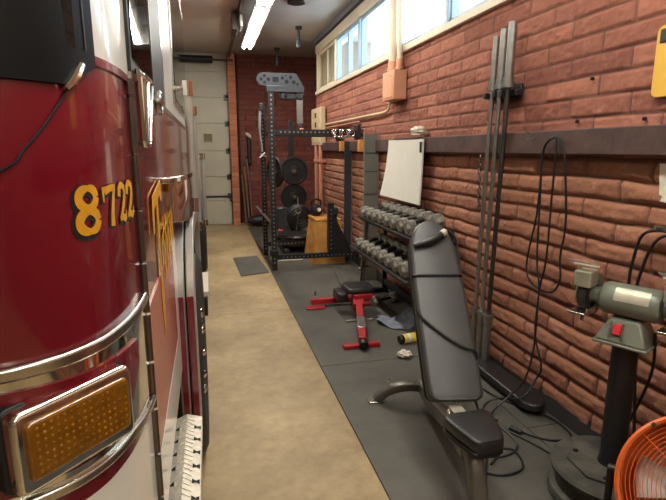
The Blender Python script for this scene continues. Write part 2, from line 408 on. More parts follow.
# windows: bays of 1.2 m between mullions
edges = [1.45, 2.65, 3.85, 5.04, 6.22, 7.43, 8.64]
for i in range(6):
    y0, y1 = edges[i], edges[i + 1]
    fm = MB(); x0, x1, t = 1.885, 1.955, .04
    fm.box(x0, x1, y0, y0 + t, 2.455, 3.06).box(x0, x1, y1 - t, y1, 2.455, 3.06).box(x0, x1, y0 + t, y1 - t, 2.455, 2.50).box(x0, x1, y0 + t, y1 - t, 3.02, 3.06)
    ym = (y0 + y1) / 2
    if i in (1, 4, 5): fm.box(x0 + .01, x1, ym - .025, ym + .025, 2.50, 3.02)
    fm.box(1.858, 1.8849, y0 - .03, y0 + .03, 2.456, 3.059)
    if i == 5: fm.box(1.858, 1.8849, y1 - .03, y1 + .03, 2.456, 3.059)
    fr = struct(fm.build('window_%d' % (i + 1), 'framewhite' if i < 5 else 'cream', bevel=.004))
    if i < 5:
        MB().box(1.925, 1.931, y0 + t, y1 - t, 2.5, 3.02).build('pane', 'glass', fr)
    else:
        lv = MB()
        for k in range(24):
            z = 2.51 + k * .0215
            for a, b in ((y0 + t, ym - .02), (ym + .02, y1 - t)):
                lv.add([(1.905, a, z), (1.905, b, z), (1.92, b, z + .015), (1.92, a, z + .015), (1.91, a, z - .003), (1.91, b, z - .003), (1.925, b, z + .012), (1.925, a, z + .012)],
                       [(0, 1, 2, 3), (7, 6, 5, 4), (0, 4, 5, 1), (1, 5, 6, 2), (2, 6, 7, 3), (3, 7, 4, 0)])
        MB().box(1.94, 1.95, y0 + t, y1 - t, 2.5, 3.02).build('louvre_gap_shade', 'darkgreybeam', fr)  # dark sheet added behind the slats to shade their gaps
        lab(lv.build('louvre_slats', 'cream', fr), 'beige slatted louvre in place of glass')
# rear sectional door
dm = MB(); zz = [0, .48, .58, .955, 1.46, 1.98, 2.475, 2.95, 3.28]
for a, b in zip(zz[:-1], zz[1:]):
    dm.box(-3.2, .44, 10.3, 10.34, a + .006, b - .006)
dm.box(-3.2, .44, 10.315, 10.345, 0, 3.28)
door = struct(dm.build('door_1', 'doorw', bevel=.004))
MB().box(-.07, .13, 10.285, 10.3, 1.625, 1.81).build('window_frame', 'beige', door, bevel=.004)
MB().box(-.05, .11, 10.28, 10.286, 1.645, 1.79).build('pane', 'tanpane', door)
for z in (.58, .955, 1.46, 1.98, 2.475):
    MB().box(.36, .44, 10.265, 10.3, z - .05, z + .05).build('hinge', 'darksteel', door, bevel=.006)
MB().box(-3.2, .44, 10.29, 10.3, .545, .575).build('seam_strip', 'void', door)
tk = thing('door_track', 'dark vertical steel roller track at the right edge of the white garage door', 'door track', (.47, 10.2, 0))
MB().box(.44, .458, 10.16, 10.28, 0, 3.1).build('rail', 'darksteel', tk)
rl = MB()
for z in (.5, 1.0, 1.5, 2.0, 2.5): rl.tube([(.40, 10.2, z), (.46, 10.2, z)], .028, 12)
rl.build('roller', 'black', tk)
sh = thing('torsion_roller', 'black horizontal torsion roller above the white garage door', 'door roller', (-1.3, 10.15, 3.12))
MB().tube([(-3.1, 10.12, 3.14), (.18, 10.12, 3.14)], .065, 16).build('drum', 'black', sh)
MB().tube([(.18, 10.12, 3.14), (.55, 10.12, 3.14)], .02, 10).build('shaft', 'darksteel', sh)
# ceiling rail and little motor box
rail = thing('ceiling_rail', 'long dark ceiling rail running towards the garage door with a hanging motor box', 'rail', (.5, 7, 3.2))
MB().box(.47, .50, -2.5, 10.1, 3.19, 3.28).build('channel', 'darksteel', rail)
MB().box(.39, .47, 7.05, 7.5, 3.02, 3.24).build('motor_box', 'darksteel', rail, bevel=.01)
MB().box(.49, .52, 6.95, 7.3, 3.05, 3.19).build('bracket', 'fixture', rail, bevel=.004)

# ------------------------------------------------------------------ lights
def area(name, loc, sx, sy, power, col=(1, .955, .88), rot=(0, 0, 0)):
    l = bpy.data.lights.new(name, 'AREA'); l.shape = 'RECTANGLE'; l.size = sx; l.size_y = sy; l.energy = power; l.color = col
    o = bpy.data.objects.new(name, l); COL.objects.link(o); o.location = loc; o.rotation_euler = rot; return o
def fixture(y0, y1, x, label, visible=True):
    t = thing('fluorescent_fixture', label, 'light', (x, (y0 + y1) / 2, 3.3))
    MB().prism([(-.1, 0), (.1, 0), (.1, .03), (.05, .1), (-.05, .1), (-.1, .03)], (x, y1, 3.13), (1, 0, 0), (0, 0, 1), y1 - y0).build('housing', 'fixture', t, bevel=.004)
    for s in (-1, 1):
        MB().tube([(x + s * .05, y0 + .03, 3.118), (x + s * .05, y1 - .03, 3.118)], .017, 12).build('tube', 'tube', t)
    MB().tube([(x, y0 + .3, 3.22), (x, y0 + .3, 3.31)], .008, 8).tube([(x, y1 - .3, 3.22), (x, y1 - .3, 3.31)], .008, 8).build('hanger', 'darksteel', t)
    for s in (-1, 1):
        area('fluorescent_glow', (x + s * .05, (y0 + y1) / 2, 3.098), .035, (y1 - y0) - .1, FL)
FL = 18
fixture(6.35, 8.8, .715, 'bright twin-tube fluorescent ceiling fixture, the far one of the row towards the garage door')
fixture(3.8, 6.25, .715, 'twin-tube fluorescent ceiling fixture, second from the garage door')
fixture(.2, 2.65, .715, 'twin-tube fluorescent ceiling fixture beside the fire truck cab')
fixture(2.7, 5.15, -1.4, 'unseen twin-tube fluorescent ceiling fixture added above the fire truck roof to brighten the bay ceiling')  # added fixture out of view, lifts the bay ceiling by bounce
fixture(-2.5, -.05, .715, 'twin-tube fluorescent ceiling fixture behind the viewer')
wd = bpy.data.worlds.new('sky'); sc.world = wd; wd.use_nodes = True
bg = wd.node_tree.nodes['Background']; bg.inputs[0].default_value = (.84, .93, 1, 1); bg.inputs[1].default_value = 9
# pale neighbouring building outside the windows
nb = thing('neighbouring_building', 'pale blue building seen overexposed through the high windows', 'building', (6, 5, 0))
MB().box(5, 7, 6.2, 12, 0, 3.9).build('wall', 'bldg', nb)
MB().box(4.6, 7.2, 6.0, 12.2, 3.9, 4.1).build('roof', 'bldgroof', nb)
# ceiling sensors
for k, (x, y, l) in enumerate(((1.42, 7.9, 'small grey sensor hanging from the ceiling, nearer of two'), (1.32, 9.6, 'small grey sensor hanging from the ceiling, further from the viewer'))):
    s = thing('ceiling_sensor', l, 'sensor', (x, y, 3.3))
    MB().lathe([(.05, .3), (.05, .26), (.02, .25), (.02, .1)], (x, y, 3.0)).build('mount', 'darksteel', s)
    MB().lathe([(.0, -.01), (.035, 0), (.042, .05), (.035, .12), (.02, .13)], (x, y, 3.0)).build('sensor_head', 'silver', s)
tag(MB().lathe([(.11, 0), (.1, .03), (.0, .03)], (1.16, 6.6, 3.27)).build('smoke_detector', 'darksteel'), 'flat round dark detector disc on the ceiling right of the lit fixture', 'detector')

# ------------------------------------------------------------------ rubber mats
ys = [-.1, 1.55, 3.186, 4.824, 6.46, 8.1, 9.7]
ml = ['black rubber floor mat under the front leg of the grey bench', 'black rubber floor mat between the grey bench and the red bench',
      'black rubber floor mat under the red bench frame', 'black rubber floor mat between the red bench and the rack',
      'black rubber floor mat inside the squat rack', 'black rubber floor mat at the far end by the back wall']
def matbox(x0, x1, y0, y1, h=.013): return MB().box(x0, x1, y0, y1, 0, h)
for i in range(6):
    tag(matbox(.70, 1.617, ys[i] + .003, ys[i + 1] - .003).build('rubber_mat', 'mat', bevel=.003), ml[i], 'mat', 'rubber mats on the gym floor')
sl = ['narrow black rubber mat along the brick wall under the bench grinder', 'narrow black rubber mat along the brick wall beside the barbells',
      'narrow black rubber mat along the brick wall behind the squat rack']
for (a, b), l in zip(((-.1, 2.15), (2.15, 5.2), (5.2, 8.7)), sl):
    tag(matbox(1.623, 1.838, a + .003, b - .003).build('rubber_mat', 'mat', bevel=.003), l, 'mat', 'rubber mats on the gym floor')
tag(MB().prism([(.285, 6.95), (.62, 7.02), (.675, 6.02), (.325, 5.9)], (0, 0, 0), (1, 0, 0), (0, 1, 0), .014).build('floor_mat', 'mat', bevel=.003),
    'small square dark mat lying on the bare concrete left of the squat rack', 'mat')
MT = .013

# ------------------------------------------------------------------ fire truck
P0 = [(-1.38, .60), (-.8, .612), (-.5, .622), (-.35, .632), (-.28, .64), (-.235, .655), (-.2, .678), (-.17, .715), (-.148, .77), (-.136, .83), (-.131, .90), (-.13, .96), (-.13, 1.3), (-.13, 4.0)]
def plancurve(P, n=12):
    P = [np.array(p) for p in P]; out = []
    def tan(a, b, c):
        la = np.linalg.norm(b - a); lb = np.linalg.norm(c - b)
        if la < 1e-9: return (c - b) / lb
        if lb < 1e-9: return (b - a) / la
        return ((b - a) / la * lb + (c - b) / lb * la) / (la + lb)
    for i in range(len(P) - 1):
        p0, p1, p2, p3 = [P[max(0, min(len(P) - 1, j))] for j in (i - 1, i, i + 1, i + 2)]
        d = np.linalg.norm(p2 - p1); m1 = tan(p0, p1, p2) * d; m2 = tan(p1, p2, p3) * d
        for k in range(n):
            t = k / n
            out.append((2 * t ** 3 - 3 * t * t + 1) * p1 + (t ** 3 - 2 * t * t + t) * m1 + (-2 * t ** 3 + 3 * t * t) * p2 + (t ** 3 - t * t) * m2)
    out.append(P[-1]); return np.array(out)
PL = plancurve(P0); SL = np.r_[0, np.cumsum(np.linalg.norm(np.diff(PL, axis=0), axis=1))]
SL -= SL[11 * 12]   # s = 0 at the hinge line
TL = np.gradient(PL, axis=0); TL /= np.linalg.norm(TL, axis=1)[:, None]; NL = np.stack([TL[:, 1], -TL[:, 0]], 1)
def TS(s, z, off=0):
    if 1.165 < z < 1.635:
        k_ = min(1, max(0, (-s - .09) / .28)); k_ = k_ * k_ * (3 - 2 * k_)
        off += k_ * .014 * (1 - ((z - 1.4) / .235) ** 2)
    x = np.interp(s, SL, PL[:, 0]); y = np.interp(s, SL, PL[:, 1]); nx = np.interp(s, SL, NL[:, 0]); ny = np.interp(s, SL, NL[:, 1])
    l = math.hypot(nx, ny); return V((x + nx / l * off, y + ny / l * off, z))
def srange(a, b):
    mids = [s for s in SL if a + .004 < s < b - .004]; return [a] + mids + [b]
def patch(s0, s1, z0, z1, off=.004, thick=.012, ss=None):
    f0 = z0 if callable(z0) else (lambda s: z0); f1 = z1 if callable(z1) else (lambda s: z1)
    S = ss or srange(s0, s1); vs = []; n = len(S)
    for s in S:
        vs += [TS(s, f0(s), off), TS(s, f1(s), off), TS(s, f1(s), off - thick), TS(s, f0(s), off - thick)]
    fs = [(0, 1, 2, 3), (4 * n - 4, 4 * n - 1, 4 * n - 2, 4 * n - 3)]
    for i in range(n - 1):
        a = 4 * i; b = a + 4
        for k in range(4): fs.append((a + k, b + k, b + (k + 1) % 4, a + (k + 1) % 4))
    return MB().add(vs, fs)
def spatch(poly, off=.004, thick=.003):     # flat polygon in (s,z) laid on the surface (small pieces)
    n = len(poly); vs = [TS(s, z, off) for s, z in poly] + [TS(s, z, off - thick) for s, z in poly]
    return MB().add(vs, [tuple(range(n)), tuple(range(n, 2 * n))[::-1]] + [(i, n + i, n + (i + 1) % n, (i + 1) % n) for i in range(n)])
truck = thing('fire_truck', 'red and white fire engine parked along the left with gold 8722 on its cab', 'fire truck', (-1.38, 4.5, 0))
CXT = -1.38
def outline(inset=0, y1=3.95):
    pts = [TS(s, 0, -inset) for s in srange(SL[0], 2.95)]
    right = [(p.x, p.y) for p in pts] + [(-.13 - inset, y1)]
    left = [(2 * CXT - x, y) for x, y in right[::-1]]
    out = right + left
    res = []
    for p in out:
        if not res or math.hypot(p[0] - res[-1][0], p[1] - res[-1][1]) > 1e-4: res.append(p)
    if math.hypot(res[0][0] - res[-1][0], res[0][1] - res[-1][1]) < 1e-4: res.pop()
    return res
def cab(name, z0, z1, m, inset=0, bevel=0, y1=3.95):
    return MB().prism(outline(inset, y1), (0, 0, z0), (1, 0, 0), (0, 1, 0), z1 - z0).build(name, m, truck, smooth=40)
# the lower cab stops in front of the wheel, the wheel well is cut by splitting the skirt
def skirt(name, z0, z1, m):
    out = [p for p in outline(0, 1.9)]
    pts = [TS(s, 0) for s in srange(SL[0], .93)]
    right = [(p.x, p.y) for p in pts] + [(-.13, 1.9)]
    left = [(2 * CXT - x, y) for x, y in right[::-1]]
    poly = right[1:] + left[:-1]
    MB().prism(poly, (0, 0, z0), (1, 0, 0), (0, 1, 0), z1 - z0).build(name, m, truck, smooth=40)
skirt('lower_cab_panel', .70, 1.014, 'white')
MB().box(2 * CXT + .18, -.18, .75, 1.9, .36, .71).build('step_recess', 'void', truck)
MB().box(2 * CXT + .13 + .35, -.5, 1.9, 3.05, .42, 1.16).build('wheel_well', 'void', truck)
MB().box(2 * CXT + .13, -.13, 3.05, 3.95, .42, 1.16).build('rear_cab_skirt', 'red', truck)
MB().prism([p for p in outline(0, 1.9)][0:0] or ([(p.x, p.y) for p in [TS(s, 0) for s in srange(SL[0], .93)]][1:] + [(-.13, 1.9)] + [(2 * CXT + .13, 1.9)] + [(2 * CXT - p.x, p.y) for p in [TS(s, 0) for s in srange(SL[0], .93)]][1:][::-1]), (0, 0, 1.014), (1, 0, 0), (0, 1, 0), .146).build('cab_nose_panel', 'red', truck, smooth=40)
cab('cab_body', 1.16, 1.622, 'red', .03)
patchS = srange(-1.0, 2.9); nz_ = 26; sk = MB()
for s_ in patchS:
    for j in range(nz_ + 1): sk.v.append(tuple(TS(s_, 1.16 + .462 * j / nz_, 0)))
for i in range(len(patchS) - 1):
    for j in range(nz_): sk.f.append((i * (nz_ + 1) + j, (i + 1) * (nz_ + 1) + j, (i + 1) * (nz_ + 1) + j + 1, i * (nz_ + 1) + j + 1))
sk.build('cab_skin', 'red', truck, smooth=60)
cab('upper_cab', 1.622, 2.7, 'white', .022)
patch(-.25, 2.9, 1.622, 2.7, .0, .02).build('upper_cab_skin', 'white', truck)
cab('cab_roof', 2.7, 2.78, 'white', .05)
# windshield and its black frame
patch(-1.2, -.19, lambda s: 1.578 if s < -.26 else 1.578 + (s + .26) / .07 * .03, 2.6, .006, .02).build('windshield_frame', 'gloss', truck)
patch(-1.1, -.235, lambda s: 1.625, 2.5, .0085, .006).build('windshield', 'windshield', truck)
patch(-.216, -.213, 1.625, 2.55, .0085, .006).build('windshield_trim', 'darksteel', truck)
# pale lip where red meets white
patch(-.19, -.004, 1.612, 1.624, .004, .01).build('belt_lip', 'red', truck)
# cowl groove + chrome tip
gp = [TS(s, z, .002) for s, z in ((-.2, 1.622), (-.2202, 1.6105), (-.2582, 1.5657), (-.2894, 1.5282), (-.3149, 1.4989), (-.3375, 1.4763), (-.45, 1.42), (-.7, 1.38))]
MB().tube(spline(gp, 5), .0016, 8).build('cowl_groove', 'void', truck)
gp2 = [TS(s, z, .002) for s, z in ((-.21, 1.606), (-.252, 1.562), (-.2834, 1.524), (-.309, 1.4949), (-.33, 1.472), (-.45, 1.413), (-.7, 1.37))]
MB().tube([TS(-.2272, 1.6057, .008), TS(-.243, 1.589, .01), TS(-.259, 1.572, .008)], [.0045, .006, .004], 8).build('wiper_tip', 'chrome', truck)
# chrome bands and lamp nest
patch(-1.0, -.018, 1.046, 1.226, .004, .01).build('mirror_band', 'chrome', truck)
def strip(z, s1, r, name):
    MB().tube([TS(s, z, .004) for s in srange(-1.0, s1)], r, 10).build(name, 'steel', truck)
patch(-1.0, -.012, 1.224, 1.243, .012, .02).build('chrome_strip', 'steel', truck, bevel=.004)
patch(-1.0, -.010, lambda s: 1.045 - max(0, s + .18) * .14, lambda s: 1.060 - max(0, s + .18) * .14, .012, .02).build('chrome_strip', 'steel', truck, bevel=.004)
sw = srange(-.9, -.122)
patch(0, 0, lambda s: 1.068 if s < -.34 else (1.075 + max(0, s + .2) * 1.0), lambda s: 1.211 - (s + .37) * .07, .009, .01, ss=sw).build('lamp_surround', 'red', truck)
# turn signal
a = V((-.231, .622, 0)); b_ = V((-.137, .732, 0)); ud = (b_ - a).normalized(); nd = V((ud.y, -ud.x, 0)); w = (b_ - a).length
def sig(u0, u1, z0, z1, r, o0, o1, name, m, bev=.003):
    return MB().prism(rrect(u0, u1, z0, z1, r), a + nd * o0, ud, V((0, 0, 1)), (o1 - o0)).build(name, m, truck, bevel=bev)
sig(-.018, w + .012, 1.083, 1.192, .012, -.05, .008, 'signal_bezel', 'chrome', .006)
sig(-.022, w + .016, 1.080, 1.195, .014, -.05, -.014, 'signal_gasket', 'black', .002)
lens = sig(-.006, w + .001, 1.100, 1.178, .009, 0, .014, 'signal_lens', 'amberdark', .004)
dm = MB()
for i in range(15):
    for j in range(7):
        c = a + ud * (.0075 + i * (w - .015) / 14) + V((0, 0, 1.111 + j * .0097)) + nd * .0135
        dm.lathe([(.0027, 0), (.002, .0008), (0, .0012)], c, nd, 8)
M['amber2'] = mat('amber_lens_dimple', (158, 108, 22), .25, 0, .6, 40)
d_ = dm.build('lens_dimples', 'amber2', truck)
# piano hinge
hm = MB(); z = .71
while z < 1.6:
    hm.tube([TS(0, z, .004), TS(0, min(1.618, z + .092), .004)], .0075, 10); z += .098
hm.build('door_hinge', 'collar', truck)
patch(.008, .02, .71, 1.62, .003, .006).build('hinge_leaf', 'darksteel', truck)
# gold digits
def stroke(pts, ws):
    pts = [np.array(p) for p in pts]; L = []; Rr = []
    for i, p in enumerate(pts):
        d = pts[min(i + 1, len(pts) - 1)] - pts[max(0, i - 1)]; d = d / np.linalg.norm(d); n = np.array([-d[1], d[0]])
        L.append(p + n * ws[i] / 2); Rr.append(p - n * ws[i] / 2)
    return L, Rr
def glyph(strokes, s0, s1, z0, z1, off, ds=0, dz=0):
    mb = MB()
    for pts, ws in strokes:
        L, Rr = stroke(pts, ws); n = len(pts); f = lambda p: TS(s0 + p[0] * (s1 - s0) + ds, z0 + p[1] * (z1 - z0) + dz, off)
        vs = [f(p) for p in L] + [f(p) for p in Rr]
        mb.add(vs, [(i, i + 1, n + i + 1, n + i) for i in range(n - 1)])
    return mb
def ell(cx, cy, rx, ry, w0, w1, n=28, a0=0, a1=360):
    pts = []; ws = []
    for k in range(n + 1):
        t = math.radians(a0 + (a1 - a0) * k / n); pts.append((cx + rx * math.cos(t), cy + ry * math.sin(t))); ws.append(w0 + (w1 - w0) * abs(math.cos(t)))
    return pts, ws
G8 = [ell(.5, .74, .33, .2, .12, .26), ell(.5, .25, .36, .21, .13, .28)]
G7 = [([(.02, .70), (.1, .92), (.2, .88), (.6, .93), (1.0, .90)], [.04, .16, .2, .16, .2]), ([(.05, .98), (.06, .62)], [.14, .1]), ([(.92, .93), (.72, .55), (.62, .25), (.6, .0)], [.2, .22, .28, .34])]
G2 = [([(.12, .66), (.14, .8), (.3, .93), (.55, .93), (.8, .82), (.82, .66), (.66, .46), (.35, .22), (.12, .06)], [.34, .34, .2, .16, .26, .32, .28, .2, .16]), ([(.06, .1), (.4, .14), (.7, .04), (.9, .1), (.96, .26)], [.1, .22, .2, .2, .1])]
def gl_black(strokes): return [(p, [w + .12 for w in ws]) for p, ws in strokes]
for nm, g, s0, s1, z0, z1 in (('8', G8, -.265, -.213, 1.389, 1.453), ('7', G7, -.203, -.155, 1.389, 1.449), ('2', G2, -.142, -.097, 1.389, 1.449), ('2', G2, -.093, -.036, 1.388, 1.449)):
    for q, dz in ((0, -.0015), (1, -.003)):
        pass
    glyph(gl_black(g), s0, s1, z0, z1, .0012, -.0025, -.0025).build('digit_shadow', 'void', truck)
    lab(glyph(g, s0, s1, z0, z1, .002).build('cab_digit', 'gold', truck), 'gold numeral %s with black drop shadow' % nm)
# gold T on the door with slanted smaller strokes
def poly_on(pts, nm, m, off=.0055): return spatch(pts, off, .0015).build(nm, m, truck)
Y = lambda y: y - .96
poly_on([(Y(1.175), 1.31), (Y(1.19), 1.395), (Y(1.40), 1.42), (Y(1.405), 1.365), (Y(1.385), 1.37), (Y(1.365), 1.385), (Y(1.31), 1.378), (Y(1.305), 1.12), (Y(1.285), 1.03), (Y(1.265), 1.12), (Y(1.27), 1.372), (Y(1.215), 1.362), (Y(1.195), 1.31)], 'gold_letter', 'gold')
for k, (y, z0, z1) in enumerate(((1.40, 1.15, 1.30), (1.48, 1.16, 1.31), (1.56, 1.17, 1.31), (1.64, 1.18, 1.31), (1.72, 1.19, 1.30))):
    poly_on([(Y(y), z0), (Y(y + .035), z0 + .02), (Y(y + .04), z1), (Y(y), z1 - .025)], 'gold_lettering_stroke', 'gold')
poly_on([(Y(1.37), 1.275), (Y(1.76), 1.31), (Y(1.76), 1.29), (Y(1.37), 1.25)], 'gold_lettering_bar', 'gold')
# salmon patch and white panels low on the door
patch(.022, .74, .865, 1.19, .003, .006).build('door_salmon_patch', 'salmon', truck)
patch(.022, .86, .70, .860, .003, .006).build('door_lower_panel', 'white', truck)
patch(.745, .86, .864, 1.19, .003, .006).build('door_corner_panel', 'white', truck)
# side windows
patch(.03, .76, 1.635, 2.4, .006, .02).build('window_frame', 'blackpaint', truck)
patch(.05, .40, 1.66, 2.36, .0085, .006).build('door_window', 'darkglass', truck)
patch(.395, .41, 1.64, 2.38, .010, .008).build('window_bar', 'darksteel', truck)
patch(1.35, 2.9, 1.69, 2.4, .006, .02).build('window_frame', 'steel', truck)
patch(1.42, 2.83, 1.72, 2.36, .0085, .006).build('crew_window', 'darkglass', truck)
patch(.80, .84, 1.63, 2.68, .004, .01).build('pillar_edge', 'steel', truck)
patch(.022, 2.95, 1.622, 1.634, .006, .01).build('window_sill', 'steel', truck)
# chrome door grip near the window: framed trapezoid with grey fluted inset
grip = [(.1, 1.645), (.47, 1.665), (.47, 1.63), (.36, 1.50), (.1, 1.505)]
def cpoly(p, k):
    cx = sum(q[0] for q in p) / len(p); cz = sum(q[1] for q in p) / len(p)
    return [(cx + (q[0] - cx) * k, cz + (q[1] - cz) * k) for q in p]
MB().tube([TS(s, z, .012) for s, z in [(.06, 1.64), (.075, 1.515), (.085, 1.508), (.17, 1.508), (.19, 1.52), (.30, 1.64), (.29, 1.65)]], .0055, 10, closed=True).build('mirror_frame', 'chrome', truck)
spatch([(.06, 1.64), (.075, 1.512), (.185, 1.512), (.30, 1.64), (.29, 1.65)], .010, .02).build('mirror_face', 'galv', truck)
for k in range(3):
    MB().tube([TS(.115 + .06 * k, 1.64, .012), TS(.10 + .03 * k, 1.515, .012)], .004, 8).build('mirror_rib', 'chrome', truck)
MB().lathe([(.034, 0), (.034, .008), (.027, .012), (.022, .008), (0, .008)], TS(.56, 1.625, .003), (1, 0, 0), 20).build('round_badge', 'steel', truck)
MB().lathe([(.018, 0), (.0, .003)], TS(.56, 1.625, .012), (1, 0, 0), 16).build('badge_centre', 'darksteel', truck)
# chrome cylinder guard above the fender
def barrel(z0, z1, yc, hy, dx, name, m):
    n = 16; pts = []
    for i in range(n + 1):
        t = PI * i / n; pts.append((-.131 + math.sin(t) * dx, yc - math.cos(t) * hy))
    MB().prism(pts + [(-.15, yc + hy), (-.15, yc - hy)], (0, 0, z0), (1, 0, 0), (0, 1, 0), z1 - z0).build(name, m, truck, bevel=.003)
barrel(1.235, 1.40, 2.08, .17, .062, 'guard_cylinder', 'chrome')
barrel(1.40, 1.418, 1.96, .42, .075, 'guard_cap', 'chrome')
M['patchamber'] = mat('amber_patch', (214, 142, 44), .25, 0, .1, 20)  # orange-yellow patches under the guard cap
MB().box(-.13, -.118, 1.62, 1.80, 1.37, 1.40).build('amber_patch', 'patchamber', truck, bevel=.004)
MB().box(-.13, -.076, 2.20, 2.24, 1.36, 1.40).build('amber_patch', 'patchamber', truck, bevel=.004)
MB().box(-.13, -.07, 2.16, 2.2, 1.23, 1.36).build('guard_recess', 'black', truck, bevel=.01)
# fender flare: square-topped arch
def arch(y0, y1, zt, r, n=8):
    out = [(y0, .46)]
    for k in range(n + 1):
        t = PI - PI / 2 * k / n; out.append((y0 + r + r * math.cos(t), zt - r + r * math.sin(t)))
    for k in range(n + 1):
        t = PI / 2 - PI / 2 * k / n; out.append((y1 - r + r * math.cos(t), zt - r + r * math.sin(t)))
    out.append((y1, .46)); return out
def flare(o, i, x0, x1, name, m):
    n = len(o); vs = []
    for (a1, b1), (a2, b2) in zip(o, i):
        vs += [V((x0, a1, b1)), V((x1, a1, b1)), V((x1, a2, b2)), V((x0, a2, b2))]
    fs = [(0, 1, 2, 3), (4 * n - 1, 4 * n - 2, 4 * n - 3, 4 * n - 4)]
    for k in range(n - 1):
        for j in range(4): fs.append((4 * k + j, 4 * k + (j + 1) % 4, 4 * k + 4 + (j + 1) % 4, 4 * k + 4 + j))
    MB().add(vs, fs).build(name, m, truck, bevel=.004)
flare(arch(1.84, 3.12, 1.215, .3), arch(1.9, 3.06, 1.15, .25), -.14, -.105, 'fender_flare', 'rail')
flare(arch(1.86, 3.10, 1.20, .3), arch(1.9, 3.06, 1.15, .25), -.1045, -.100, 'fender_groove', 'void')
flare(arch(1.84, 3.12, 1.215, .3), arch(1.9, 3.06, 1.15, .25), -.0995, -.068, 'fender_lip', 'rail')
MB().box(-.132, -.110, 1.833, 1.8405, .48, .97).build('fender_red_strip', 'red', truck, bevel=.002)  # narrow red overlays on the lower front of the flare
MB().box(-.098, -.074, 1.833, 1.8405, .48, .97).build('fender_red_strip', 'red', truck, bevel=.002)
# wheels
def wheel(yc, xo, lugs=True):
    tp = [(.27, -.26), (.44, -.27), (.49, -.24), (.5, -.2), (.5, -.06), (.49, -.02), (.45, 0), (.36, -.004), (.29, -.02)]
    t = MB().lathe(tp, (xo, yc, .5), (1, 0, 0), 48, closed=True).build('tire', 'tire', truck)
    MB().lathe([(.29, -.02), (.275, -.02), (.25, -.05), (.22, -.10), (.14, -.08), (.10, -.06), (.10, -.04), (.0, -.03)], (xo, yc, .5), (1, 0, 0), 40).build('wheel_rim', 'steel', truck)
    if lugs:
        for k in range(10):
            t = 2 * PI * k / 10 + .2
            MB().lathe([(.028, -.05), (.028, .02), (.02, .055), (0, .066)], (xo - .062, yc + .2 * math.cos(t), .5 + .2 * math.sin(t)), (1, 0, 0), 10).build('lug_nut', 'chrome', truck)
wheel(2.475, -.058); wheel(6.3, -.06, False)
# grip step ahead of the wheel, ridged along its middle
sx = [(-.17, .535), (-.115, .556), (-.064, .54)]
def zstep(x): return np.interp(x, [p[0] for p in sx], [p[1] for p in sx])
sm = MB().prism([(-.17, .535), (-.115, .556), (-.064, .54), (-.064, .49), (-.075, .49), (-.17, .49)], (0, 1.74, 0), (1, 0, 0), (0, 0, 1), 1.0)
M['grip'] = mat('bare_aluminium_grip', (214, 206, 190), .42, .45, .1, 40, bump=.6, bscale=70);
hm = MB()
for k in range(12):
    y = 1.66 - k * .075
    for x in (-.150, -.078):
        hw = .011
        zf = lambda xx: zstep(xx) + .0012
        vs = [(x - hw, y - .012, zf(x - hw)), (x, y - .004, zf(x)), (x + hw, y - .012, zf(x + hw)), (x + hw, y + .012, zf(x + hw)), (x, y + .004, zf(x)), (x - hw, y + .012, zf(x - hw))]
        hm.add(vs, [(0, 1, 4, 5), (1, 2, 3, 4)])
sm.build('step', 'grip', truck, extra=(hm, 'void'))
zg = MB()
for k in range(40):
    y = 1.71 - k * .024
    for xa, xb in ((-.138, -.115), (-.115, -.09)):
        zg.bar((xa, y - (.012 if xa < -.12 else 0), zstep(xa) + .0005), (xb, y - (0 if xa < -.12 else .012), zstep(xb) + .0005), .004, .004)
zg.build('step_tread', 'grip', truck)
# crew step further back
MB().box(-.3, -.05, 3.7, 4.4, .27, .42).build('step_bracket', 'black', truck, bevel=.01)
cs = MB()
for k in range(5): cs.box(-.055, -.0388, 3.76 + k * .12, 3.80 + k * .12, .428, .447)
MB().box(-.2, -.04, 3.72, 4.35, .42, .455).build('crew_step', 'grip', truck, extra=(cs, 'void'))
# grab rails
def railp(y, x, z0, z1, r):
    MB().tube([(x, y, z0), (x, y, z1)], r, 14).build('grab_rail', 'rail', truck)
    for z in (z0 + .02, z1 - .02):
        MB().tube([(-.14, y, z), (x, y, z)], r * .7, 10).build('rail_stanchion', 'chrome', truck)
        MB().lathe([(r * 1.35, -.03), (r * 1.35, .03)], (x, y, z), (0, 0, 1), 14).build('rail_clamp', 'chrome', truck)
railp(2.28, -.068, 1.24, 1.77, .0165); railp(3.6, -.076, .95, 1.77, .0165); railp(5.2, -.05, .75, 1.45, .02)
# pump body behind the cab
MB().box(2 * CXT + .15, -.17, 4.0, 9.0, .55, 1.9).build('rear_body', 'red', truck, bevel=.02)
MB().box(-.17, -.15, 4.05, 5.3, .6, 1.75).build('pump_panel', 'steel', truck, bevel=.004)
MB().box(-.17, -.14, 5.4, 5.6, .68, .78).build('marker_light', 'redswitch', truck, bevel=.005)
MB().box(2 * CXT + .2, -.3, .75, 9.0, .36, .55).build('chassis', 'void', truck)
MB().box(-.9, -.3, 1.0, 1.9, .30, .42).build('underbody', 'void', truck)

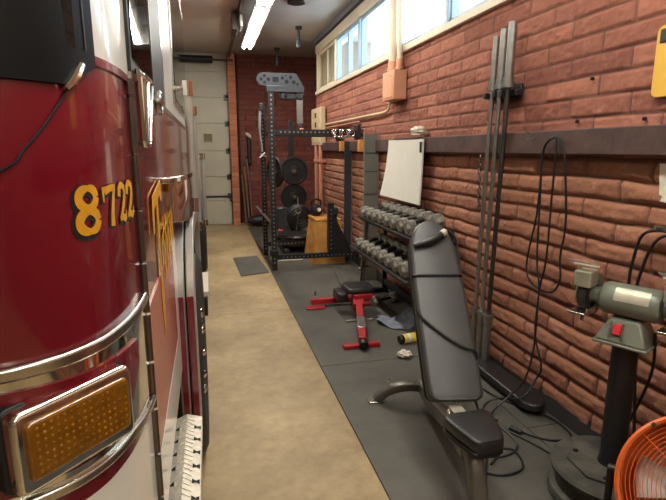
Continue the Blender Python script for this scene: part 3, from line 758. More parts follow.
# ------------------------------------------------------------------ squat rack (wall mounted)
rack = thing('squat_rack', 'black perforated wall-mounted squat rack with grey pulley arm on top', 'rack', (1.3, 6.5, 0))
def upright(x, y, z0, z1, name='upright'):
    h = MB()
    k = z0 + .1
    while k < z1 - .05:
        h.lathe([(.011, 0), (0, .0005)], (x, y - .0325, k), (0, -1, 0), 8); h.lathe([(.011, 0), (0, .0005)], (x - .0325, y, k), (-1, 0, 0), 8); k += .05
    u = MB().box(x - .0325, x + .0325, y - .0325, y + .0325, z0, z1).build(name, 'blackpaint', rack, extra=(h, 'galv'))
    return u
def child(ob, parent): ob.parent = parent; ob.matrix_parent_inverse = Matrix.Identity(4); return ob
U1, U2 = (.752, 6.09), (.745, 7.02)
upright(*U1, MT, 2.2); upright(*U2, MT, 2.08)
for y in (6.09, 7.02):
    hh = MB(); h2 = MB()
    for k in range(18): hh.lathe([(.011, 0), (0, .0005)], (.86 + k * .052, y - .0301, 1.698), (0, -1, 0), 8); h2.lathe([(.009, 0), (0, .0005)], (.86 + k * .052, y - .0301, .175), (0, -1, 0), 8)
    MB().box(.785, 1.79, y - .03, y + .03, 1.665, 1.73).build('top_crossbeam', 'blackpaint', rack, extra=(hh, 'galv'))
    MB().box(.785, 1.79, y - .03, y + .03, .145, .205).build('base_crossbeam', 'blackpaint', rack, extra=(h2, 'galv'))
    MB().box(1.79, 1.842, y - .07, y + .07, 1.61, 1.79).build('wall_bracket', 'blackpaint', rack, bevel=.006)
    MB().box(1.79, 1.842, y - .05, y + .05, .12, .24).build('wall_bracket', 'blackpaint', rack, bevel=.006)
# short post with triangular gusset on the base beam
MB().prism([(1.51, .205), (1.74, .205), (1.74, .24), (1.56, .6), (1.55, .72), (1.51, .78)], (0, 6.10, 0), (1, 0, 0), (0, 0, 1), .02).build('gusset', 'blackpaint', rack, bevel=.003)
MB().box(1.505, 1.56, 6.05, 6.13, .68, .78).build('post_clip', 'blackpaint', rack, bevel=.01)
hh = MB()
for k in range(10): hh.lathe([(.009, 0), (0, .0005)], (1.4725, 6.0549, .26 + k * .055), (0, -1, 0), 8)
MB().box(1.435, 1.51, 6.055, 6.125, .205, .835).build('short_post', 'blackpaint', rack, extra=(hh, 'galv'))
# clamps on the upright and a red knob
MB().box(.70, .80, 6.04, 6.14, .2, .27).build('clamp', 'black', rack, bevel=.008)
MB().lathe([(.0, -.0), (.02, .004), (.022, .02), (.012, .03), (.01, .06)], (.80, 6.03, .52), (1, -.2, 0), 12).build('red_knob', 'redswitch', rack)
# pulley arm: perforated grey plate across the top
pa = [(.595, 2.29), (.61, 2.345), (.66, 2.375), (1.06, 2.375), (1.145, 2.25), (1.145, 2.225), (.70, 2.225), (.63, 2.24)]
hh = MB()
for k in range(3):
    for cx in (.70, .98, 1.06):
        pass
for cx, cz, r in ((.65, 2.30, .018), (.69, 2.34, .018), (.69, 2.265, .018), (.735, 2.30, .022), (.90, 2.32, .02), (.95, 2.28, .024), (1.0, 2.33, .02), (1.035, 2.275, .024), (1.08, 2.255, .015), (.94, 2.348, .010)):
    hh.lathe([(r, 0), (0, .0006)], (cx, 6.129, cz), (0, -1, 0), 14)
hh.box(.785, .855, 6.1285, 6.13, 2.27, 2.33)
MB().prism(pa, (0, 6.16, 0), (1, 0, 0), (0, 0, 1), .03).build('pulley_arm_plate', 'silver', rack, extra=(hh, 'void'))
MB().box(.70, 1.145, 6.05, 6.128, 2.15, 2.224).build('arm_block', 'silver', rack, bevel=.006)
MB().box(.87, 1.14, 6.08, 6.18, 2.075, 2.149).build('pulley_box', 'silver', rack, bevel=.012)
MB().lathe([(.035, 0), (.03, .02), (.0, .02)], (1.08, 6.08, 2.115), (0, -1, 0), 16).lathe([(.02, 0), (.0, .02)], (.93, 6.08, 2.11), (0, -1, 0), 16).build('pulley_bolt', 'darksteel', rack)
MB().box(1.06, 1.135, 6.09, 6.12, 1.80, 2.075).build('hanging_strap', 'galv', rack, bevel=.004)
MB().box(1.075, 1.12, 6.08, 6.125, 1.735, 1.80).build('strap_end', 'silver', rack, bevel=.01)
MB().box(1.09, 1.14, 6.07, 6.10, 1.70, 1.745).build('orange_clip', 'orangepipe', rack, bevel=.01)
# clip cluster hanging at the wall end
cl = thing('spring_clips', 'silver spring clips hung at the wall end of the rack crossbeam', 'clips', (1.62, 6.0, 1.7))
for k in range(6):
    x = 1.5 + k * .045; MB().tube([V((x, 6.04, 1.70)) + V((.035 * math.cos(t) * (1 if k % 2 else .5), -.01, .045 * math.sin(t) - .01)) for t in [2 * PI * j / 14 for j in range(14)]], .006, 6, closed=True).build('clip_ring', 'chrome', cl)
MB().tube(spline([(1.48, 6.05, 1.72), (1.52, 6.02, 1.66), (1.6, 6.02, 1.63), (1.68, 6.02, 1.67), (1.75, 6.05, 1.72)]), .007, 6).build('clip_strap', 'galv', cl)
# safety pipe through the uprights
sp_ = thing('safety_bar', 'silver round safety bar lying through the two rack uprights', 'bar', (.73, 7, .6))
MB().tube([(.715, 7.9, .617), (.738, 6.2, .595)], .019, 14).build('bar', 'galv', sp_)
MB().lathe([(.024, 0), (.024, .05)], (.738, 6.2, .595), (0, -1, 0), 14).build('bar_end', 'steel', sp_)
# suspension straps
st = thing('suspension_trainer', 'grey strap trainer hanging beside the left rack upright', 'straps', (.69, 6.95, 1.8))
MB().tube(spline([(.715, 6.96, 2.02), (.70, 6.94, 1.8), (.715, 6.94, 1.6), (.73, 6.93, 1.46)]), [.02] * 10 + [.014] * 15, 8).build('strap', 'strap', st)
MB().tube(spline([(.75, 6.93, 1.96), (.765, 6.92, 1.8), (.74, 6.93, 1.45)]), .009, 8).build('strap_black', 'black', st)
MB().tube([(.70, 6.93, 1.43), (.78, 6.93, 1.40)], .018, 10).tube([(.69, 6.93, 1.38), (.76, 6.92, 1.45)], .016, 10).build('handle', 'galv', st)
MB().box(.70, .75, 6.93, 6.985, 2.0, 2.1).build('anchor', 'darksteel', st, bevel=.006)

# plate tree with bumper plates, and gear behind the rack
ptree = thing('plate_tree', 'black vertical storage post holding weight plates behind the rack', 'plate rack', (1.33, 8.2, 0))
MB().box(1.29, 1.37, 8.2, 8.28, 0.17, 1.95).build('post', 'blackpaint', ptree, bevel=.005)
MB().box(1.0, 1.66, 8.1, 8.4, MT, .09).box(1.29, 1.37, 8.2, 8.28, .09, .18).build('base', 'blackpaint', ptree, bevel=.005)
for z in (1.155, .745):
    MB().tube([(1.33, 8.22, z), (1.33, 7.93, z)], .024, 14).build('peg', 'galv', ptree)
def plate(name, c, ax, r, label, t=.05, g='bumper plates behind the rack'):
    p = thing(name, label, 'weight plate', c, g)
    pr = [(.026, -t / 2), (r * .3, -t / 2), (r * .34, -t * .3), (r * .8, -t * .3), (r * .84, -t / 2), (r * .98, -t / 2), (r, -t * .35), (r, t * .35), (r * .98, t / 2), (r * .84, t / 2), (r * .8, t * .3), (r * .34, t * .3), (r * .3, t / 2), (.026, t / 2)]
    MB().lathe(pr, c, ax, 40, closed=True).build('disc', 'iron', p)
    MB().lathe([(.026, -t / 2 - .003), (.055, -t / 2 - .003), (.055, t / 2 + .003), (.026, t / 2 + .003)], c, ax, 24, closed=True).build('hub', 'darksteel', p)
    return p
plate('weight_plate', (1.335, 8.0, 1.155), (0, 1, 0), .225, 'upper black weight plate facing the viewer on the post behind the rack')
plate('weight_plate', (1.325, 8.0, .745), (0, 1, 0), .215, 'lower black weight plate facing the viewer on the post behind the rack')
plate('weight_plate', (.94, 7.3, 1.17), (.93, .38, 0), .22, 'black weight plate seen nearly edge-on beside the left upright')
MB()
pg = thing('plate_peg', 'short steel plate peg with collar fixed behind the left upright', 'peg', (.85, 7.2, 1.17))
MB().tube([(.80, 7.08, 1.17), (1.02, 7.35, 1.17)], .022, 12).build('peg', 'galv', pg); MB().box(.79, .83, 7.05, 7.1, 1.12, 1.22).build('peg_plate', 'blackpaint', pg)
# rowing machine style unit
rw = thing('exercise_machine', 'black exercise machine with round flywheel and grey side cover behind the rack', 'exercise machine', (1.3, 7.6, 0))
MB().lathe([(.2, -.07), (.21, -.04), (.21, .04), (.2, .07), (.15, .075), (.14, .05), (0, .05)][::1] if False else [(0, -.09), (.12, -.09), (.17, -.08), (.2, -.05), (.205, .05), (.0, .06)], (1.32, 7.55, .47), (.1, 1, 0), 36).build('flywheel', 'black', rw)
for rr in (.17, .13, .09, .05):
    MB().tube([(1.32 + rr * math.cos(t), 7.452, .47 + rr * math.sin(t)) for t in [2 * PI * k / 28 for k in range(28)]], .007, 6, closed=True).build('flywheel_ring', 'darksteel', rw)
MB().prism([(.98, .28), (1.16, .28), (1.18, .6), (1.1, .64), (.98, .62)], (0, 7.66, 0), (1, 0, 0), (0, 0, 1), .16).build('side_cover', 'silver', rw, bevel=.02)
MB().lathe([(0, 0), (.26, 0), (.28, .015), (.27, .04), (0, .045)], (1.22, 7.2, .24), (0, 0, 1), 30).build('seat_pad', 'darksteel', rw)
MB().box(1.05, 1.45, 7.0, 7.7, .1, .24).build('body', 'black', rw, bevel=.03)
MB().box(1.0, 1.08, 6.9, 7.7, MT, .1).box(1.4, 1.48, 6.9, 7.7, MT, .1).build('feet', 'black', rw, bevel=.01)
MB().tube([V((1.27 + .035 * math.cos(t), 7.3, .61 + .05 * math.sin(t))) for t in [2 * PI * k / 16 for k in range(16)]], .011, 8, closed=True).build('pull_handle', 'galv', rw)
MB().tube([(1.27, 7.3, .66), (1.27, 7.32, .8)], .009, 8).tube([(1.27, 7.3, .56), (1.26, 7.4, .28)], .012, 8).build('strap', 'galv', rw)
tw = MB().box(.86, 1.2, 6.55, 6.8, .04, .062)
tag(tw.build('folded_towel', 'rag', bevel=.01), 'white folded towel lying low inside the squat rack', 'towel')
bpy.data.objects['folded_towel'].location.z = -.027 + .0
# kettlebell on the wooden box
# plyo box
pb = thing('plyo_box', 'tapered yellow plywood jump box standing behind the rack base beam', 'box', (1.5, 6.6, 0))
b0 = [(1.275, 6.26), (1.72, 6.26), (1.72, 6.88), (1.275, 6.88)]; b1 = [(1.335, 6.33), (1.66, 6.33), (1.66, 6.81), (1.335, 6.81)]
MB().add([V((x, y, MT)) for x, y in b0] + [V((x, y, .575)) for x, y in b1], [(3, 2, 1, 0), (4, 5, 6, 7), (0, 1, 5, 4), (1, 2, 6, 5), (2, 3, 7, 6), (3, 0, 4, 7)]).build('box_shell', 'ply', pb, bevel=.004)
MB().box(1.325, 1.67, 6.32, 6.82, .575, .6).build('lid', 'ply', pb, bevel=.004)
kb = thing('kettlebell', 'black kettlebell with a pale mark on the far left of the plywood box', 'kettlebell', (1.42, 6.72, .6))
MB().lathe([(0, 0), (.055, 0), (.085, .04), (.09, .08), (.07, .13), (.03, .155), (0, .16)], (1.42, 6.72, .6), seg=24).build('bell', 'iron', kb)
MB().tube(spline([(1.36, 6.72, .735), (1.355, 6.72, .79), (1.39, 6.72, .82), (1.45, 6.72, .82), (1.485, 6.72, .79), (1.48, 6.72, .735)]), .014, 10).build('handle', 'iron', kb)
MB().lathe([(.028, 0), (0, .003)], (1.445, 6.633, .69), (0, -1, .1), 14).build('mark', 'rag', kb)

# ------------------------------------------------------------------ back corner
for k, (x, y, l) in enumerate(((.68, 10.1, 'light pole leaning in the far corner, leftmost of three'), (.74, 10.12, 'light pole leaning in the far corner, middle of three'), (.80, 10.05, 'light pole leaning in the far corner, rightmost of three'))):
    p = thing('leaning_pole', l, 'pole', (x, y, 0), 'poles in the far corner')
    MB().tube([(x + .02, 10.05 - k * .03, .02), (x - .03, 10.34, 1.0 + .15 * k)], .014, 10).build('shaft', 'pole' if k % 2 else 'galv', p)
    MB().lathe([(.018, 0), (.018, .05)], (x - .03, 10.34, 1.0 + .15 * k), (0, .1, 1), 10).build('grip', 'black', p)
bagm = MB(); n = 14
for i in range(n + 1):
    t = i / n
    r = .11 * math.sin(PI * min(1, max(.06, t * .94 + .03))) ** .5
    for k in range(14):
        a_ = 2 * PI * k / 14
        bagm.v.append((.70 + t * .52, 9.85 + r * 1.3 * math.cos(a_) + .02 * math.sin(5 * t), .12 + r * math.sin(a_) * (1 + .1 * math.sin(9 * t + k))))
for i in range(n):
    for k in range(14): bagm.f.append((i * 14 + k, i * 14 + (k + 1) % 14, (i + 1) * 14 + (k + 1) % 14, (i + 1) * 14 + k))
bagm.f.append(tuple(range(14))[::-1]); bagm.f.append(tuple(n * 14 + k for k in range(14)))
tag(bagm.build('duffel_bag', 'black', smooth=60), 'black soft bag slumped on the floor in the far corner', 'bag')
pp = thing('wall_conduit', 'dark vertical pipe on the back wall right of the brick pier', 'pipe', (.63, 10.33, 0))
MB().tube([(.63, 10.34, .02), (.63, 10.34, 3.28)], .02, 10).build('pipe', 'darksteel', pp)
MB().box(.60, .66, 10.31, 10.39, 1.5, 1.56).build('pipe_strap', 'silver', pp, bevel=.004)
br = thing('hanging_brush', 'pale headed brush with dark body hung on the back wall', 'brush', (.82, 10.3, 1.5))
MB().tube(spline([(.76, 10.31, 1.80), (.81, 10.29, 1.77), (.86, 10.31, 1.72)]), [.02] * 4 + [.035] * 9 + [.02] * 4, 10).build('head', 'rag', br)
MB().box(.78, .86, 10.29, 10.37, 1.2, 1.70).build('body', 'black', br, bevel=.02)

# ------------------------------------------------------------------ right wall: electrical
el = thing('electrical_panel', 'beige electrical box at the far end of the brick wall', 'electrical box', (1.84, 8.3, 1.9))
MB().box(1.775, 1.855, 8.0, 8.74, 1.56, 2.16).build('case', 'beige', el, bevel=.008)
MB().box(1.765, 1.775, 8.05, 8.69, 1.60, 2.12).build('door', 'beige', el, bevel=.004)
hh = MB()
for z in (1.7, 1.85, 2.0): hh.box(1.761, 1.766, 8.3, 8.4, z, z + .08)
hh.build('slots', 'void', el)
for i, (y, l) in enumerate(((8.45, 'brick-coloured vertical conduit below the beige electrical box, left one'), (8.12, 'brick-coloured vertical conduit below the beige electrical box, right one'))):
    c = thing('conduit', l, 'conduit', (1.82, y, .8), 'conduits below the electrical box')
    MB().tube([(1.80, y, 1.56), (1.80, y, .1)], .035, 12).build('pipe', 'orangepipe', c)
    MB().box(1.76, 1.87, y - .06, y + .06, 1.28, 1.33).build('strap', 'orangepipe', c, bevel=.005)
jb = thing('junction_box', 'tan painted junction box below the windows', 'electrical box', (1.8, 4.75, 2.1))
MB().box(1.735, 1.866, 4.64, 4.96, 1.965, 2.235).build('case', 'tan', jb, bevel=.006)
MB().box(1.728, 1.736, 4.66, 4.94, 1.985, 2.215).build('cover', 'tan', jb, bevel=.004)
MB().box(1.80, 1.866, 4.97, 5.06, 2.0, 2.16).build('side_knockout', 'tan', jb, bevel=.004)
for i, (x, y, r, l) in enumerate(((1.81, 4.93, .026, 'leftmost'), (1.795, 4.83, .042, 'widest, second from left'), (1.83, 4.75, .016, 'thin, third from left'), (1.80, 4.67, .027, 'rightmost'))):
    c = thing('vertical_conduit', 'cream conduit rising past the window from the tan junction box, ' + l, 'conduit', (x, y, 2.6), 'conduits above the junction box')
    MB().tube([(x, y, 2.33), (x, y, 3.2)], r, 14).build('pipe', 'cream', c)
    MB().tube([(x, y, 2.235), (x, y, 2.33)], r * 1.18, 14).lathe([(r * 1.4, 2.25 - 2.25), (r * 1.4, .025)], (x, y, 2.24), seg=14).build('coupling', 'tan', c)
hc = thing('horizontal_conduit', 'thin tan conduit running along the brick wall to the beige box', 'conduit', (1.84, 6.5, 1.9))
MB().tube(spline([(1.84, 4.98, 2.02), (1.84, 5.02, 1.97), (1.84, 5.06, 1.90), (1.84, 5.2, 1.88), (1.84, 5.6, 1.88)], 6) + [V((1.84, 7.99, 1.88))], .014, 10).build('pipe', 'beige', hc)
MB().tube([(1.845, 6.1, 1.83), (1.845, 7.99, 1.83)], .01, 8).build('second_pipe', 'orangepipe', hc)

# narrow wall channels
def channel(y, x0, z1, mname, label):
    t = thing('wall_channel', label, 'wall panel', (1.82, y, 0), 'narrow steel channels on the wall beam')
    MB().box(1.828, 1.838, y - .034, y - .02, .02, z1).build('edge_strip', 'galv', t)
    MB().box(x0 - .05, 1.799, y + .021, y + .09, 1.47, 1.60).build('wood_block', 'woodblock', t, bevel=.004)
    rb = MB()
    for z in (.35, .7, 1.0, 1.25, 1.45):
        if z < z1: rb.box(x0 + .004, 1.83, y - .024, y - .019, z, z + .012)
    MB().box(x0, 1.838, y - .02, y + .02, .02, z1).build('channel', mname, t, extra=(rb, 'silver'))
channel(6.42, 1.74, 1.60, 'darkpanel', 'dark narrow vertical wall channel with a wood block, behind the plywood box')
channel(5.36, 1.675, 1.66, 'greypanel', 'grey-green narrow vertical wall channel left of the whiteboard')

# whiteboard
wb = thing('whiteboard', 'white board sheet hanging from the brown wall beam', 'whiteboard', (1.8, 4.7, 1.3))
pts = MB(); ny, nz_ = 12, 12
def wbp(u, v, o):
    y = 4.84 - u * .83 + (1 - u) * (1 - v) * .07
    z = 1.025 + v * .56 + (1 - v) * (1 - u) * .012
    x = 1.77 - .06 * (1 - v) ** 2 * (.3 + .7 * (1 - u)) + o
    return V((x, y, z))
for o in (0, .014):
    for i in range(ny + 1):
        for j in range(nz_ + 1): pts.v.append(tuple(wbp(i / ny, j / nz_, o)))
N1 = (ny + 1) * (nz_ + 1); ix = lambda i, j: i * (nz_ + 1) + j
for i in range(ny):
    for j in range(nz_):
        q = (ix(i, j), ix(i + 1, j), ix(i + 1, j + 1), ix(i, j + 1)); pts.f.append(q); pts.f.append(tuple(N1 + k for k in q[::-1]))
rim = [ix(i, 0) for i in range(ny + 1)] + [ix(ny, j) for j in range(1, nz_ + 1)] + [ix(i, nz_) for i in range(ny - 1, -1, -1)] + [ix(0, j) for j in range(nz_ - 1, 0, -1)]
for k in range(len(rim)):
    p, q = rim[k], rim[(k + 1) % len(rim)]; pts.f.append((p, q, N1 + q, N1 + p))
pts.build('sheet', 'board', wb)
MB().box(1.757, 1.768, 4.022, 4.045, 1.47, 1.56).build('marker', 'black', wb, bevel=.003)
MB().box(1.765, 1.802, 4.08, 4.65, 1.586, 1.60).build('hanging_rail', 'darksteel', wb, bevel=.003)
def crumple(name, c, r, flat, seed, m, label, cat, n=12):
    rr = random.Random(seed); mb = MB(); seg = n
    for i in range(n + 1):
        for k in range(seg):
            ph = PI * i / n; th = 2 * PI * k / seg
            q = r * (.7 + .55 * rr.random())
            mb.v.append((c[0] + q * math.sin(ph) * math.cos(th), c[1] + q * math.sin(ph) * math.sin(th), c[2] + max(-r * flat * .6, q * math.cos(ph) * flat)))
    for i in range(n):
        for k in range(seg): mb.f.append((i * seg + k, i * seg + (k + 1) % seg, (i + 1) * seg + (k + 1) % seg, (i + 1) * seg + k))
    o = mb.build(name, m, smooth=50); return tag(o, label, cat)
crumple('crumpled_cloth', (1.80, 4.17, 1.645), .07, .65, 3, 'rag', 'white crumpled cloth on top of the whiteboard edge', 'cloth')
crumple('crumpled_rag', (1.325, 3.20, .036), .052, .5, 9, 'rag', 'cream crumpled rag on the mat in front of the yellow bottle', 'rag')

# yellow sign and tag at the right edge
ys_ = thing('yellow_sign', 'yellow rounded plastic sign high on the brick wall at the right', 'sign', (1.85, 1.6, 1.85))
pr = rrect(-1.834, -1.45, 1.712, 2.0, .03)
MB().prism([(-a_, b) for a_, b in pr], (1.862, 0, 0), (0, 1, 0), (0, 0, 1), -.014).build('plate', 'yellow', ys_, bevel=.003)
MB().box(1.842, 1.849, 1.50, 1.815, 1.93, 1.985).build('clip_bar', 'darksteel', ys_, bevel=.003)
tg = thing('cord_reel_tag', 'pale cream plastic tag hanging on the brick wall under the yellow sign', 'tag', (1.85, 1.7, 1.36))
MB().prism([(1.755, 1.44), (1.735, 1.28), (1.6, 1.27), (1.6, 1.45)], (1.858, 0, 0), (0, 1, 0), (0, 0, 1), .012).build('plate', 'rag', tg, bevel=.003)
MB().lathe([(.012, 0), (.012, .02)], (1.858, 1.68, 1.40), (-1, 0, 0), 10).build('pin', 'darksteel', tg)

# holes/anchors in the brick
for y, z, l in ((2.28, 1.64, 'dark bolt in the brick above the beam, left of the yellow sign and low'), (2.2, 1.84, 'dark bolt in the brick above the beam, upper one left of the yellow sign'), (1.86, 1.63, 'dark bolt in the brick just above the beam under the yellow sign')):
    tag(MB().lathe([(.009, 0), (.009, .012), (.005, .016), (0, .016)], (1.866, y, z), (-1, 0, 0), 8).build('wall_bolt', 'void'), l, 'bolt')

# ------------------------------------------------------------------ barbell holder and bars
bh = thing('barbell_holder', 'black wall bracket holding three upright barbells', 'bracket', (1.8, 3.0, 1.85))
MB().box(1.845, 1.862, 2.77, 3.1, 1.79, 1.89).build('back_plate', 'blackpaint', bh, bevel=.004)
MB().box(1.80, 1.85, 2.75, 3.07, 1.815, 1.85).box(1.745, 1.80, 2.823, 2.853, 1.815, 1.85).box(1.745, 1.80, 2.90, 2.93, 1.815, 1.85).box(1.745, 1.80, 3.00, 3.03, 1.815, 1.85).build('shelf', 'blackpaint', bh, bevel=.004)
def barbell(y, ztop, rs, label, m, dy=.08):
    t = thing('barbell', label, 'barbell', (1.775, y, MT), 'barbells standing in the wall bracket')
    x = 1.775
    P = lambda z: (x, y + dy * (1 - z / 2.2), z); A = (0, -dy / 2.2, 1)
    MB().tube([P(.40), P(1.87)], .0145, 12).build('shaft', m, t)
    MB().tube([P(1.88), P(ztop)], rs, 16).lathe([(rs * 1.5, 0), (rs * 1.5, .03)], P(1.862), A, seg=18).lathe([(rs * 1.25, 0), (rs * 1.25, .03)], P(1.892), A, seg=18).build('top_sleeve', m if m != 'darksteel' else 'galv', t)
    MB().tube([P(MT), P(.41)], rs, 16).lathe([(rs * 1.5, 0), (rs * 1.5, .022)], P(.395), A, seg=18).lathe([(rs * 1.2, 0), (rs * 1.2, .03)], P(.36), A, seg=18).build('bottom_sleeve', 'galv', t)
barbell(2.955, 2.185, .019, 'thin silver barbell standing upright against the wall, leftmost of three', 'galv')
barbell(2.87, 2.208, .023, 'silver barbell standing upright against the wall, middle of three', 'galv')
barbell(2.785, 2.23, .026, 'thick-sleeved barbell with dark shaft, rightmost of three', 'darksteel')
ch = thing('hanging_chain', 'dark thin chain hanging on the wall left of the barbells', 'chain', (1.8, 3.3, 1.3))
for k in range(12):
    c = V((1.79, 3.10 - .002 * k, 1.44 - k * .03))
    MB().tube([c + V(((.010 * math.cos(t) if k % 2 else 0), (0 if k % 2 else .010 * math.cos(t)), .02 * math.sin(t))) for t in [2 * PI * j / 10 for j in range(10)]], .0035, 6, closed=True).build('link', 'darksteel', ch)

# ------------------------------------------------------------------ dumbbell rack
dr = thing('dumbbell_rack', 'two-tier black dumbbell rack along the brick wall', 'dumbbell rack', (1.6, 4.1, 0))
tilt = math.radians(11)
def shelf(xf, xb, z, y0, y1):
    for x, dz in ((xf + .05, 0), (xb - .05, (xb - xf - .1) * math.tan(tilt))):
        zz = z + dz - .055
        MB().prism([(0, 0), (.05, 0), (.05, .012), (.012, .012), (.012, .05), (0, .05)], (x - .025, y1, zz - .045), (1, 0, 0), (0, 0, 1), y1 - y0).build('shelf_rail', 'blackpaint', dr)
    MB().add([(xf + .0, y0, z - .075), (xf + .0, y1, z - .075), (xb, y1, z - .075 + (xb - xf) * math.tan(tilt)), (xb, y0, z - .075 + (xb - xf) * math.tan(tilt)),
              (xf + .0, y0, z - .062), (xf + .0, y1, z - .062), (xb, y1, z - .062 + (xb - xf) * math.tan(tilt)), (xb, y0, z - .062 + (xb - xf) * math.tan(tilt))],
             [(3, 2, 1, 0), (4, 5, 6, 7), (0, 1, 5, 4), (1, 2, 6, 5), (2, 3, 7, 6), (3, 0, 4, 7)]).build('shelf', 'blackpaint', dr, bevel=.003)
shelf(1.48, 1.79, .885, 3.4, 4.95); shelf(1.40, 1.72, .575, 3.4, 4.95)
for y in (3.42, 4.86):
    MB().bar((1.50 if y > 4 else 1.60, y, MT), (1.56 if y > 4 else 1.60, y, .83), .045, .03, (0, 1, 0)).build('leg', 'galv', dr, bevel=.004)
    MB().bar((1.76, y, MT), (1.76, y, .9), .045, .03, (0, 1, 0)).build('leg', 'blackpaint', dr, bevel=.004)
    MB().box(1.42 if y > 4 else 1.58, 1.80, y - .03, y + .03, MT, .06).build('foot', 'blackpaint', dr, bevel=.004)
MB().box(1.745, 1.775, 3.4, 4.9, .1, .16).build('back_rail', 'blackpaint', dr, bevel=.004)
def make_dumbbell(scale):
    t = bpy.data.objects.new('hex_dumbbell', None); COL.objects.link(t); t['category'] = 'dumbbell'
    for s in (-1, 1):
        vs = []; r = .054 * scale; prof = ((.075, .8), (.085, 1), (.145, 1), (.158, .78))
        mb = MB()
        for x, k in prof:
            for i in range(6):
                a_ = PI / 3 * i; mb.v.append((s * x, r * k * math.cos(a_), r * k * math.sin(a_)))
        for j in range(3):
            for i in range(6): mb.f.append((j * 6 + i, j * 6 + (i + 1) % 6, (j + 1) * 6 + (i + 1) % 6, (j + 1) * 6 + i))
        mb.f.append(tuple(range(6))); mb.f.append(tuple(18 + i for i in range(6)))
        h = mb.build('head', 'dumb', smooth=20, bevel=.004); h.parent = t
    pts = [(-.08, 0, 0), (-.05, 0, 0), (0, 0, 0), (.05, 0, 0), (.08, 0, 0)]
    h = MB().tube(pts, [.013, .015, .0175, .015, .013], 12).build('handle', 'darksteel'); h.parent = t
    return t
ordn = ['farthest', 'second from the far end', 'third from the far end', 'fourth from the far end', 'fifth from the far end', 'sixth from the far end', 'seventh from the far end', 'nearest behind the grey bench']
protos = {}
for tier, (xc, zc, y0, y1, nm) in enumerate(((1.635, .905, 4.80, 3.62, 'top shelf'), (1.56, .597, 4.72, 3.52, 'lower shelf'))):
    for k in range(8):
        y = y0 + (y1 - y0) * k / 7
        scl = 1.02 + .03 * k
        d = make_dumbbell(scl)
        d.location = (xc, y, zc + (scl - 1) * .05); d.rotation_euler = (random.uniform(-.1, .1), -tilt, random.uniform(-.04, .04))
        d['label'] = 'worn grey hex dumbbell on the %s of the rack, %s' % (nm, ordn[k]); d['group'] = 'hex dumbbells on the rack'

# ------------------------------------------------------------------ grey adjustable bench
bn = thing('adjustable_bench', 'grey adjustable weight bench with steep backrest in the foreground', 'weight bench', (1.05, 2.0, 0))
ax = V((.20, 1.0, 0)).normalized(); rt = V((ax.y, -ax.x, 0))
def loft(name, secs, m, parent, **k):
    n = len(secs[0]); mb = MB()
    for s in secs: mb.v += [tuple(p) for p in s]
    for i in range(len(secs) - 1):
        for j in range(n): mb.f.append((i * n + j, i * n + (j + 1) % n, (i + 1) * n + (j + 1) % n, (i + 1) * n + j))
    mb.f.append(tuple(range(n))[::-1]); mb.f.append(tuple((len(secs) - 1) * n + j for j in range(n)))
    return mb.build(name, m, parent, **k)
def pad(name, stations, nrm_of, parent, m, th):
    # stations: (centre, halfwidth); front/back normals; rounded edge section
    secs = []
    for (c, hw), nn in zip(stations, nrm_of):
        sec = []
        for a_, b in rrect(-hw, hw, -th / 2, th / 2, min(th * .42, hw * .9), 4): sec.append(c + rt * a_ + nn * b)
        secs.append(sec)
    return loft(name, secs, m, parent, smooth=50)
pb0, pb1 = V((.990, 1.80, .436)), V((1.072, 2.33, 1.13))
pd = (pb1 - pb0).normalized(); pn = rt.cross(pd).normalized()
if pn.y > 0: pn = -pn
Lp = (pb1 - pb0).length
prof_pad = [(0, .10), (.012, .116), (.03, .122), (.1, .124), (.35, .124), (.6, .123), (.72, .120), (.81, .115), (.87, .107), (.92, .094), (.96, .074), (.985, .05), (1.0, .024)]
pad('backrest', [(pb0 + pd * Lp * t, hw) for t, hw in prof_pad], [pn] * len(prof_pad), bn, 'vinyl', .058)
pad('backrest_board', [(pb0 + pd * Lp * (t * .99 + .005) - pn * .034, hw * 1.03) for t, hw in prof_pad], [pn] * len(prof_pad), bn, 'piping', .026)
# seat pad: wide at the back, tapering to the front, front edge rolled down
sb, sf = V((.972, 1.685, .425)), V((.962, 1.475, .432))
ax_b, rt_b = ax, rt
rt = V((1, .02, 0)).normalized()
sd = (sf - sb).normalized()
st_ = [(0, .088), (.03, .102), (.12, .107), (.5, .095), (.78, .078), (.9, .069), (.97, .06), (1, .045)]
secs = []; Ls = (sf - sb).length
for t, hw in st_:
    c = sb + sd * Ls * t - V((0, 0, .02 * max(0, t - .7) ** 1.5 * 3)); sec = []
    for a_, b in rrect(-hw, hw, -.026, .026, min(.02, hw * .9), 4): sec.append(c + rt * a_ + V((0, 0, 1)) * b)
    secs.append(sec)
loft('seat', secs, 'seatvinyl', bn, smooth=50)
pad('seat_board', [(sb + sd * Ls * (t * .96 + .02) - V((0, 0, .036 + .02 * max(0, t - .7) ** 1.5 * 3)), hw * 1.02) for t, hw in st_], [V((0, 0, 1))] * len(st_), bn, 'piping', .022)
# seams of the seat
seam = [sb + sd * Ls * t + rt * (-hw * .93) + V((0, 0, .022 - .02 * max(0, t - .7) ** 1.5 * 3)) for t, hw in st_[1:]]
MB().tube(seam, .004, 6).build('seat_piping', 'vinyl', bn)
rt = rt_b
